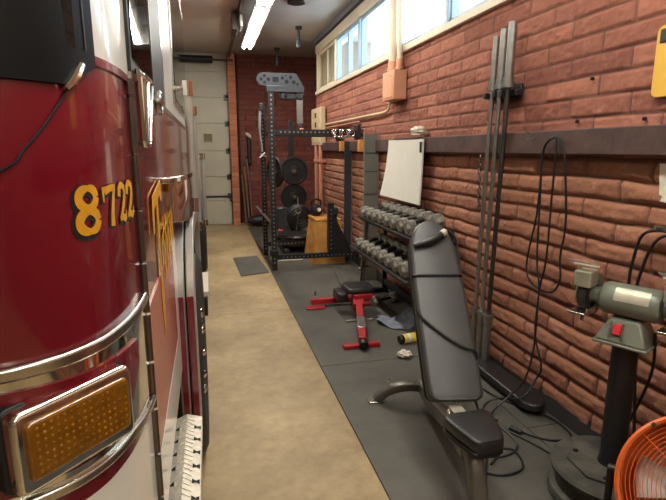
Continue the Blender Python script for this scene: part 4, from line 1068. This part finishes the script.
# main beam: curved rectangular tube from the rear foot to the front leg
rear = V((1.17, 2.52, .13)); path = spline([rear, rear - ax * .3 + V((0, 0, .03)), rear - ax * .62 + V((0, 0, .11)), V((.965, 1.66, .31)), V((.958, 1.585, .315)), V((.955, 1.53, .2)), V((.955, 1.50, .03))], 6)
def rectpath(path, w, h):
    secs = []
    for i, p in enumerate(path):
        d = (path[min(i + 1, len(path) - 1)] - path[max(i - 1, 0)]).normalized(); up = rt.cross(d).normalized()
        secs.append([p + rt * a_ + up * b for a_, b in rrect(-w / 2, w / 2, -h / 2, h / 2, .012, 3)])
    return secs
loft('main_beam', rectpath(path, .062, .075), 'benchgrey', bn, smooth=40)
# rear cross foot: two arched arms
for s in (-1, 1):
    pp_ = spline([rear + rt * s * .02 + V((0, 0, .0)), rear + rt * s * .11 + V((0, 0, .005)), rear + rt * s * .2 + V((0, 0, -.035)) + ax * .03, rear + rt * s * .27 + V((0, 0, -.1)) + ax * .05], 5)
    secs = []
    for i, p in enumerate(pp_):
        d = (pp_[min(i + 1, len(pp_) - 1)] - pp_[max(i - 1, 0)]).normalized(); up = ax.cross(d).normalized()
        secs.append([p + ax * a_ + up * b for a_, b in rrect(-.03, .03, -.024, .024, .01, 3)])
    loft('rear_foot', secs, 'benchgrey', bn, smooth=40)
    fp = rear + rt * s * .285 + ax * .05
    MB().prism(rrect(-.035, .035, -.03, .03, .01), V((fp.x, fp.y, MT)), rt, ax, .012).build('foot_plate', 'steel', bn, bevel=.002)
    MB().tube([rear + rt * s * .2 + V((0, 0, .0)) + ax * .03, rear + rt * s * .2 + V((0, 0, .035)) + ax * .03], .012, 10).build('bolt', 'chrome', bn)
MB().tube([rear + V((0, 0, .03)), rear + V((0, 0, .10))], .012, 10).lathe([(.02, 0), (.02, .02)], rear + V((0, 0, .1)), seg=12).build('adjust_knob', 'chrome', bn)
# support strut behind the backrest, seat hinge plate, front foot
MB().bar(rear - ax * .1 + V((0, 0, .03)), pb0 + pd * Lp * .55 - pn * .05, .05, .05, rt).build('strut', 'blackpaint', bn, bevel=.006)
MB().bar(pb0 + pd * .05 - pn * .05, pb0 + pd * Lp * .8 - pn * .05, .04, .03, pn).build('backrest_rail', 'blackpaint', bn, bevel=.004)
hp = (pb0 + sb) / 2
MB().bar(V((.966, 1.72, .33)), V((.975, 1.79, .405)), .06, .02, (0, 1, 0)).build('hinge_plate', 'steel', bn, bevel=.003)
MB().box(.93, .99, 1.62, 1.74, .30, .385).build('seat_bracket', 'benchgrey', bn, bevel=.006)
MB().prism([(.95, 1.69), (1.005, 1.69), (1.01, 1.80), (.955, 1.80)], (0, 0, .412), (1, 0, 0), (0, 1, 0), .006).build('adjust_label', 'labelsilver', bn)
ff = V((.955, 1.50, .04))
MB().bar(ff - rt * .16, ff + rt * .16, .05, .05).build('front_foot', 'benchgrey', bn, bevel=.008)
for s in (-1, 1): MB().tube([ff + rt * s * .16 - V((0, 0, .0)), ff + rt * s * .195], .027, 14).build('foot_cap', 'black', bn)

# black plank along the wall
pk = thing('black_board', 'long black padded board lying on the floor along the wall beside the grey bench', 'board', (1.73, 2.7, 0))
MB().prism([(1.675, 2.28), (1.70, 2.24), (1.755, 2.22), (1.80, 2.25), (1.82, 2.30), (1.82, 3.15), (1.675, 3.15)], (0, 0, .045), (1, 0, 0), (0, 1, 0), .045).build('pad', 'vinyl', pk, bevel=.012, bseg=3)
pk.children[0].data.materials[0] = M['seatvinyl']
MB().box(1.70, 1.80, 2.32, 2.42, MT, .045).box(1.70, 1.80, 3.0, 3.1, MT, .045).build('foot', 'black', pk)

# ------------------------------------------------------------------ red bench
rb = thing('red_bench', 'low red-framed exercise bench with black pad on the floor', 'exercise bench', (1.1, 4.0, 0))
MB().box(.93, 1.22, 3.42, 3.47, MT, .045).build('front_foot', 'redframe', rb, bevel=.006)
MB().box(.90, 1.50, 4.50, 4.56, .035, .09).build('rear_crossbar', 'redframe', rb, bevel=.006)
MB().box(.84, 1.02, 4.42, 4.499, MT, .032).build('rear_foot', 'redframe', rb, bevel=.006)
MB().box(1.38, 1.56, 4.42, 4.499, MT, .032).build('rear_foot', 'redframe', rb, bevel=.006)
MB().bar((1.08, 3.43, .07), (1.25, 4.1, .14), .06, .06).bar((1.245, 4.08, .14), (1.31, 4.53, .09), .07, .06).build('main_beam', 'redframe', rb, bevel=.006)
MB().bar((1.235, 4.05, .14), (1.29, 4.28, .20), .10, .05).build('pad_bracket', 'redframe', rb, bevel=.006)
MB().box(1.21, 1.39, 4.12, 4.15, .17, .22).build('front_plate', 'redframe', rb, bevel=.006)
MB().tube([(1.04, 3.76, .115), (1.28, 3.76, .115)], .012, 10).build('pin', 'steel', rb)
MB().bar((1.125, 3.60, .087), (1.175, 3.80, .107), .068, .066).build('sleeve', 'galv', rb, bevel=.004)
MB().tube([(1.08, 3.41, .06), (1.075, 3.37, .052)], .035, 12).build('end_cap', 'black', rb)
MB().prism(rrect(1.16, 1.43, 4.15, 4.42, .05), (0, 0, .215), (1, 0, 0), (0, 1, 0), .055).build('pad', 'seatvinyl', rb, bevel=.02, bseg=3)
MB().prism(rrect(1.09, 1.19, 4.22, 4.44, .03), (0, 0, .125), (1, 0, 0), (0, 1, 0), .09).build('side_roller', 'seatvinyl', rb, bevel=.02, bseg=3)
MB().tube([(.94, 4.53, .12), (.94, 4.53, .165)], .012, 8).build('stop_pin', 'galv', rb)

tag(MB().prism([(1.33, 4.95), (1.60, 4.90), (1.73, 6.05), (1.49, 6.10)], (0, 0, .018), (1, 0, 0), (0, 1, 0), .02).build('exercise_mat', 'mat', bevel=.005), 'flat black mat lying on the floor behind the red bench', 'mat')
bpy.data.objects['exercise_mat'].location.z = -.004
# dumbbell on the floor beside the red bench
d = make_dumbbell(1.0); d.location = (1.62, 4.45, MT + .048); d.rotation_euler = (0, 0, .35)
d['label'] = 'grey dumbbell lying on the floor right of the red bench pad'
tube_ = thing('steel_hook', 'short bent silver hook standing by the rack leg behind the red bench', 'hook', (1.48, 4.75, .2))
MB().tube(spline([(1.43, 4.70, .31), (1.47, 4.72, .33), (1.52, 4.74, .33), (1.56, 4.74, .31)]), .012, 8).tube([(1.50, 4.735, .33), (1.50, 4.76, .04)], .01, 8).build('hook_body', 'galv', tube_)

# towel
tm = MB(); nx_, ny_ = 22, 16
for i in range(nx_ + 1):
    for j in range(ny_ + 1):
        u, v = i / nx_, j / ny_
        x = 1.385 + .36 * u + .03 * math.sin(7 * v + 1); y = 4.08 - .33 * v - .06 * math.sin(5 * u) + .05 * u * v
        if v > .5: x += .05 * (v - .5)
        z = .018 + .028 * abs(math.sin(9 * u + 3 * v)) * (.4 + .6 * math.sin(PI * v)) + .02 * max(0, math.sin(13 * v - 5 * u)) + .03 * max(0, u - .5)
        tm.v.append((x, y, z))
for i in range(nx_):
    for j in range(ny_): tm.f.append((i * (ny_ + 1) + j, (i + 1) * (ny_ + 1) + j, (i + 1) * (ny_ + 1) + j + 1, i * (ny_ + 1) + j + 1))
tow = tm.build('towel', 'towel', smooth=70); so = tow.modifiers.new('thick', 'SOLIDIFY'); so.thickness = .006; so.offset = 1
tag(tow, 'blue-grey towel crumpled on the mat beside the red bench', 'towel')
bt = thing('spray_bottle', 'yellow and black bottle lying on the mat in front of the towel', 'bottle', (1.47, 3.53, 0))
c0, c1 = V((1.365, 3.43, .05)), V((1.58, 3.47, .05)); dd = (c1 - c0).normalized()
MB().lathe([(0, 0), (.034, .002), (.038, .012), (.038, .13), (.03, .14), (0, .14)], c0 + dd * .045, dd, 20).build('body', 'canyellow', bt)
MB().lathe([(0, .012), (.03, .012), (.034, .018), (.034, .04), (.03, .05), (0, .05)], c0, dd, 18).build('cap', 'black', bt)
MB().lathe([(.0385, .0), (.0385, .03)], c0 + dd * .075, dd, 20).build('label_band', 'rag', bt)

# ------------------------------------------------------------------ trouble lamp and cords
lamp = thing('corded_tool', 'black handheld corded tool lying across the top of the grey backrest', 'tool', (1.1, 2.2, 1.05))
def onpad(t, a_, h=.0): return pb0 + pd * Lp * t + rt * a_ + pn * (.029 + h)
q = [onpad(.83, -.098, .018), onpad(.845, -.05, .02), onpad(.865, .0, .024), onpad(.895, .045, .024)]
MB().tube(spline(q, 5), [.010, .012, .014, .016, .018, .019, .020, .021, .022, .022, .021, .021, .020, .019, .019, .018], 12).build('body', 'seatvinyl', lamp)
q2 = [onpad(.895, .045, .024), onpad(.91, .065, .024)]
MB().tube(q2, .019, 12).build('collar', 'labelsilver', lamp)
q3 = [onpad(.91, .065, .024), onpad(.915, .085, .022), onpad(.88, .112, .012), onpad(.82, .122, -.01), onpad(.72, .12, -.02), onpad(.66, .116, -.01), onpad(.655, .1, .006), onpad(.655, 0, .006), onpad(.655, -.1, .006), onpad(.65, -.118, -.02), onpad(.6, -.11, -.05), onpad(.5, -.115, -.02), onpad(.43, -.112, .008), onpad(.38, -.08, .012), onpad(.30, 0, .012), onpad(.255, .06, .012), onpad(.22, .115, .006),
      V((1.10, 1.86, .46)), V((1.125, 1.80, .30)), V((1.115, 1.76, .12)), V((1.10, 1.74, .022)), V((1.16, 1.80, .02)), V((1.3, 2.0, .02)), V((1.42, 1.98, .02)), V((1.38, 1.84, .02)), V((1.24, 1.82, .02)), V((1.15, 1.95, .02)), V((1.3, 2.2, .02)), V((1.5, 2.25, .02))]
MB().tube(spline(q3, 7), .0058, 8).build('power_cord', 'black', lamp)
nail = thing('wall_hook', 'small nail hook in the brown beam carrying the black cord', 'hook', (1.78, 2.55, 1.6))
MB().tube([(1.81, 2.55, 1.575), (1.755, 2.56, 1.60), (1.745, 2.565, 1.625)], .005, 8).build('nail', 'galv', nail)
MB().tube([(1.80, 2.54, 1.56), (1.765, 2.54, 1.545), (1.76, 2.54, 1.56)], .006, 8).build('bracket', 'galv', nail)
ec = thing('extension_cord', 'black extension cord looped over the wall hook and trailing to the floor', 'cord', (1.77, 2.5, 0))
XC = 1.775
def wy(px, X=XC):  # direction of a wall point: offset along the wall
    return px
def wp(px, py, X=XC):
    d = R @ V((px - 333, -(py - 250), -500)); t = X / d.x; return V((X, d.y * t, 1.5 + d.z * t))
l1 = [wp(553, 138), wp(544, 150), wp(538.5, 200, 1.80), wp(535.5, 221, 1.81), wp(528, 254, 1.81), wp(527, 274, 1.81), wp(537, 288, 1.81), wp(552, 292, 1.81), wp(560, 279, 1.81), wp(560, 257, 1.81), wp(565, 230, 1.81), wp(566, 200, 1.80), wp(564, 152), wp(558, 137), wp(552, 138)]
l2 = [wp(550, 139, 1.765), wp(543, 152, 1.77), wp(540, 200, 1.79), wp(537, 260, 1.80), wp(539, 289, 1.80), wp(535, 332, 1.80), wp(541, 366, 1.80), wp(536, 379, 1.78), V((1.68, 2.30, .105)), V((1.60, 2.42, .05)), V((1.50, 2.40, .02)), V((1.42, 2.22, .02)), V((1.35, 2.0, .02)), V((1.25, 1.9, .02))]
l3 = [wp(555, 138, 1.76), wp(556.5, 145, 1.765), wp(552, 194, 1.78), wp(546, 260, 1.79), wp(539, 292, 1.79), wp(534, 346, 1.77), wp(525, 379, 1.72), V((1.66, 2.36, .11)), V((1.56, 2.35, .04)), V((1.45, 2.3, .02)), V((1.5, 2.5, .02)), V((1.60, 2.62, .02)), V((1.655, 2.45, .02)), V((1.80, 2.2, .02)), V((1.79, 2.02, .02)), V((1.68, 2.0, .02)), V((1.58, 2.08, .02)), V((1.54, 2.18, .02))]
for l in (l1, l2, l3): MB().tube(spline(l, 8), .0056, 8).build('cord_strand', 'black', ec)
pl = MB().tube([(1.55, 2.10, .022), (1.52, 2.16, .022)], .014, 10).build('plug', 'black', ec)

# grey thin cord on the floor
gc = thing('grey_cord', 'thin dark grey cord curled on the floor behind the bench seat, with a separate black lead', 'cord', (1.2, 2.1, 0))
MB().tube(spline([(1.30, 2.45, .019), (1.22, 2.3, .019), (1.2, 2.12, .019), (1.3, 1.95, .019), (1.46, 2.0, .019), (1.47, 2.2, .019), (1.36, 2.4, .019), (1.42, 2.62, .019), (1.6, 2.7, .019)], 8), .0045, 8).build('cord_strand', 'darksteel', gc)
MB().tube(spline([(1.5, 2.12, .019), (1.56, 1.98, .019), (1.6, 1.86, .019), (1.66, 1.84, .019)], 8), .004, 8).build('cord_strand', 'black', gc)  # separate black lead kept under the grey cord

# cords at the right edge, above the grinder
rc = thing('hanging_cable', 'pair of black cables hanging on the wall behind the bench grinder', 'cable', (1.8, 1.7, 1.0))
MB().tube(spline([(1.82, 1.55, 1.16), (1.82, 1.68, 1.165), (1.82, 1.76, 1.13), (1.82, 1.79, 1.02), (1.82, 1.80, .9), (1.82, 1.79, .6), (1.825, 1.80, .3), (1.82, 1.85, .12)], 8), .007, 8).build('cable', 'black', rc)
MB().tube(spline([(1.815, 1.5, 1.14), (1.815, 1.62, 1.155), (1.815, 1.69, 1.11), (1.815, 1.73, 1.0), (1.815, 1.75, .85), (1.815, 1.70, .5), (1.82, 1.66, .14)], 8), .007, 8).build('cable', 'black', rc)
MB().tube([(1.858, 1.68, 1.17), (1.80, 1.68, 1.18)], .008, 8).build('hook', 'galv', rc)

# ------------------------------------------------------------------ bench grinder on pedestal
gr = thing('bench_grinder', 'grey-green bench grinder on a black pedestal with round base', 'bench grinder', (1.62, 1.56, 0))
GC = V((1.61, 1.57, 0))
MB().lathe([(0, 0), (.20, 0), (.235, .012), (.242, .03), (.235, .05), (.212, .06), (.21, .12), (.235, .13), (.24, .15), (.23, .162), (.19, .167), (0, .167)], GC + V((0, 0, MT)), seg=48).build('base', 'basegrey', gr)
oc = [(.175 * math.cos(PI / 4 * k + .3), .175 * math.sin(PI / 4 * k + .3)) for k in range(8)]
MB().prism([(a_ + GC.x, b + GC.y) for a_, b in oc], (0, 0, MT + .167), (1, 0, 0), (0, 1, 0), .012).build('base_plate', 'basegrey', gr, bevel=.003)
for k in range(4):
    t = PI / 2 * k + .7
    MB().lathe([(.011, 0), (.011, .008), (0, .009)], GC + V((.14 * math.cos(t), .14 * math.sin(t), MT + .179)), seg=6).build('base_bolt', 'void', gr)
MB().lathe([(.055, 0), (.05, .014), (.049, .02), (.049, .54), (0, .54)], GC + V((0, 0, MT + .179)), seg=32).build('post', 'black', gr)
sd_ = V((-.46, .89, 0)).normalized(); sp2 = V((sd_.y, -sd_.x, 0))   # shaft direction and sideways (towards the wall)
tf = sp2 * -1   # front face of the grinder
if tf.dot(V((-1, -.3, 0))) < 0: tf = -tf
def gbox(a0, a1, b0, b1, z0, z1, nm, m, bev=.004):
    Mx = Matrix((( sd_.x, tf.x, 0, GC.x), (sd_.y, tf.y, 0, GC.y), (0, 0, 1, 0), (0, 0, 0, 1)))
    return MB().box(a0, a1, b0, b1, z0, z1, Mx).build(nm, m, gr, bevel=bev)
zt = .734; M['castgrey'] = mat('pale_cast_metal', (168, 166, 146), .4, .3, .15, 30)
gbox(-.10, .10, -.09, .09, zt, zt + .012, 'mount_plate', 'grinder')
# sloping foot
Mx = Matrix(((sd_.x, tf.x, 0, GC.x), (sd_.y, tf.y, 0, GC.y), (0, 0, 1, 0), (0, 0, 0, 1)))
fm = [V((a_, b, zt + .012)) for a_, b in ((-.095, -.085), (.095, -.085), (.095, .085), (-.095, .085))] + [V((a_, b, zt + .105)) for a_, b in ((-.055, -.05), (.055, -.05), (.055, .045), (-.055, .045))]
MB().add([Mx @ v for v in fm], [(3, 2, 1, 0), (4, 5, 6, 7), (0, 1, 5, 4), (1, 2, 6, 5), (2, 3, 7, 6), (3, 0, 4, 7)]).build('foot', 'grinder', gr, bevel=.008)
swm = [V((a_, .085 - (z_ - zt - .012) * .43 + .004, z_)) for a_, z_ in ((.0, zt + .045), (.028, zt + .045), (.028, zt + .085), (.0, zt + .085))]
sw2 = [v + V((0, .012, .004)) for v in swm]
MB().add([Mx @ v for v in swm + sw2], [(3, 2, 1, 0), (4, 5, 6, 7), (0, 1, 5, 4), (1, 2, 6, 5), (2, 3, 7, 6), (3, 0, 4, 7)]).build('switch', 'redswitch', gr, bevel=.002)
for a_ in (-.008, .036):
    MB().tube([Mx @ V((a_, .085 - .014 * 1 + .016, zt + .03)), Mx @ V((a_, .06 + .016, zt + .095))], .004, 8).build('switch_guard', 'steel', gr)
zc = .905; ac = GC + V((0, 0, zc))
MB().lathe([(0, -.15), (.036, -.15), (.036, -.12), (.058, -.112), (.066, -.095), (.066, .085), (.058, .10), (.038, .11), (.034, .135), (.038, .155), (0, .155)], ac, sd_, 36).build('motor', 'grinder', gr)
# name plate on the motor, curved
nm_ = MB(); nn = 8
for i in range(nn + 1):
    t = math.radians(8 + 50 * i / nn)
    for a_ in (-.08, .045): nm_.v.append(tuple(ac + sd_ * a_ + (tf * math.cos(t) + V((0, 0, 1)) * math.sin(t)) * .0675))
for i in range(nn): nm_.f.append((2 * i, 2 * i + 1, 2 * i + 3, 2 * i + 2))
nm_.build('name_plate', 'labelsilver', gr)
for s, dist in ((1, .162), (-1, .162)):
    c = ac + sd_ * s * dist
    MB().lathe([(0, -.016), (.078, -.016), (.08, 0), (.078, .016), (0, .016)], c, sd_, 36).build('grinding_wheel', 'rubber', gr)
    # guard: shell over back and top, open to the front
    g = MB(); n = 20; vs = []
    for i in range(n + 1):
        t = math.radians(62 + 200 * i / n); rd = tf * math.cos(t) + V((0, 0, 1)) * math.sin(t)
        for r_, o_ in ((.045, -.026), (.09, -.026), (.09, .026), (.045, .026)): vs.append(c + rd * r_ + sd_ * o_)
    fs = []
    for i in range(n):
        for k in range(3): fs.append((4 * i + k, 4 * i + k + 1, 4 * i + 4 + k + 1, 4 * i + 4 + k))
    o = MB().add(vs, fs).build('wheel_guard', 'grinder', gr); so = o.modifiers.new('t', 'SOLIDIFY'); so.thickness = .004
    MB().lathe([(.045, -.03), (.05, -.026), (.02, -.035), (0, -.04)] if s < 0 else [(.06, .026), (.055, .034), (.02, .036), (0, .036)], c, sd_, 24).build('guard_cover', 'grinder', gr)
    # cast front hood block with pale faces
    Mc = Matrix(((sd_.x, tf.x, 0, c.x), (sd_.y, tf.y, 0, c.y), (0, 0, 1, c.z), (0, 0, 0, 1)))
    MB().box(-.034, .034, .005, .085, .04, .108, Mc).build('guard_hood', 'castgrey', gr, bevel=.006)
    MB().box(-.034, .034, .05, .12, -.068, -.058, Mc).box(-.034, -.027, .0, .09, -.075, -.045, Mc).build('tool_rest', 'steel', gr, bevel=.003)
    MB().bar(Mc @ V((.02, .05, .10)), Mc @ V((.03, .06, .125)), .012, .012).build('shield_post', 'steel', gr)
    sv_ = [Mc @ V((a_, .05 + b * .07, .12 + b * .03 + .01 * abs(a_) / .05)) for b in (0, 1) for a_ in (-.05, .05)]
    o = MB().add(sv_, [(0, 1, 3, 2)]).build('eye_shield', 'shield', gr); so = o.modifiers.new('t', 'SOLIDIFY'); so.thickness = .003
    MB().bar(Mc @ V((-.05, .052, .128)), Mc @ V((.05, .052, .128)), .012, .006).build('shield_clip', 'rag', gr)
    MB().tube([Mc @ V((.0, .03, -.06)), Mc @ V((.0, .05, -.11))], .007, 8).build('rest_bolt', 'darksteel', gr)
MB().tube(spline([GC + V((.04, -.09, .8)), GC + V((.09, -.05, .6)), GC + V((.1, .05, .3)), GC + V((.16, .2, .05))], 8), .006, 8).build('power_cord', 'black', gr)

# ------------------------------------------------------------------ orange drum fan
fan = thing('drum_fan', 'orange round drum fan on the floor at the lower right corner', 'fan', (1.5, 1.08, 0))
FC = V((1.462, 1.06, .432)); fx = V((-.66, -.60, .45)).normalized(); FR = .24
fu = V((0, 0, 1)).cross(fx).normalized(); fv = fx.cross(fu)
MB().lathe([(FR, -.16), (FR, .05), (FR + .008, .062), (FR, .07), (FR - .008, .066), (FR - .008, -.16)], FC, fx, 64, closed=True).build('drum', 'orange', fan)
def circ(r, h, n=56): return [FC + fx * h + (fu * math.cos(2 * PI * k / n) + fv * math.sin(2 * PI * k / n)) * r for k in range(n)]
g = MB()
for k in range(15): g.tube(circ(.058 + k * .0122, .055 - .0005 * k, 56), .0014, 5, closed=True)
g.build('guard_rings', 'orange', fan)
g = MB()
for k in range(6):
    t = 2 * PI * k / 6 + .4; e = fu * math.cos(t) + fv * math.sin(t); g.tube([FC + fx * .052 + e * .05, FC + fx * .052 + e * (FR - .004)], .0022, 6)
g.build('guard_spokes', 'orange', fan)
M['lightgrey'] = mat('light_grey_plastic', (196, 188, 178), .5)
g = MB(); g.lathe([(0, .058), (.06, .056), (.062, .05), (.06, .044)], FC, fx, 32); 
g.build('hub_cap', 'lightgrey', fan)
g = MB()
for k in range(14): g.tube(circ(.012 + k * .0115, -.135, 48), .0028, 5, closed=True)
g.build('rear_grille', 'lightgrey', fan)
bl = MB()
for k in range(4):
    t0 = 2 * PI * k / 4
    vs = []
    for i in range(7):
        r_ = .045 + .145 * i / 6
        for j, dt in enumerate((-.42, 0, .42)):
            t = t0 + dt * (1.0 - .15 * i / 6); e = fu * math.cos(t) + fv * math.sin(t); vs.append(FC + e * r_ + fx * (-.05 + .045 * (j - 1)))
    bl.add(vs, [(3 * i + j, 3 * i + j + 1, 3 * i + j + 4, 3 * i + j + 3) for i in range(6) for j in range(2)])
o = bl.build('blade', 'lightgrey', fan); so = o.modifiers.new('t', 'SOLIDIFY'); so.thickness = .004
MB().lathe([(0, -.10), (.05, -.1), (.05, 0), (.04, .02), (0, .02)], FC, fx, 24).build('motor', 'black', fan)
MB().lathe([(.0, -.15), (FR, -.15), (FR, -.145), (0, -.145)], FC, fx, 48).build('back_screen', 'orange', fan)
s0 = FC + fu * (FR + .02); s1 = FC - fu * (FR + .02)
MB().tube(spline([s0, V((s0.x, s0.y, .15)), V((s0.x, s0.y, .04)) - fx * .02, V((s0.x, s0.y, .026)) + V((.1, .1, 0)) * .2, V((s1.x, s1.y, .026)) + V((.1, .1, 0)) * .2, V((s1.x, s1.y, .04)) - fx * .02, V((s1.x, s1.y, .15)), s1], 8), .012, 10).build('stand', 'black', fan)
for e_ in (-1, 1): MB().tube([FC + fu * e_ * (FR - .005), FC + fu * e_ * (FR + .03)], .016, 12).build('pivot_knob', 'black', fan)
cl1 = FC + fx * .066 + (fu * math.cos(2.3) + fv * math.sin(2.3)) * (FR - .004)
for t in (.9, 2.3, 3.9, 5.4):
    e = fu * math.cos(t) + fv * math.sin(t); MB().lathe([(.008, 0), (.008, .008), (0, .009)], FC + fx * .064 + e * (FR - .004), fx, 8).build('guard_clip', 'black', fan)

# ------------------------------------------------------------------ view
sc.view_settings.view_transform = 'Standard'
sc.view_settings.look = 'None'
sc.view_settings.exposure = 0
sc.cycles.use_denoising = True
sc.cycles.max_bounces = 8
sc.cycles.sample_clamp_indirect = 6
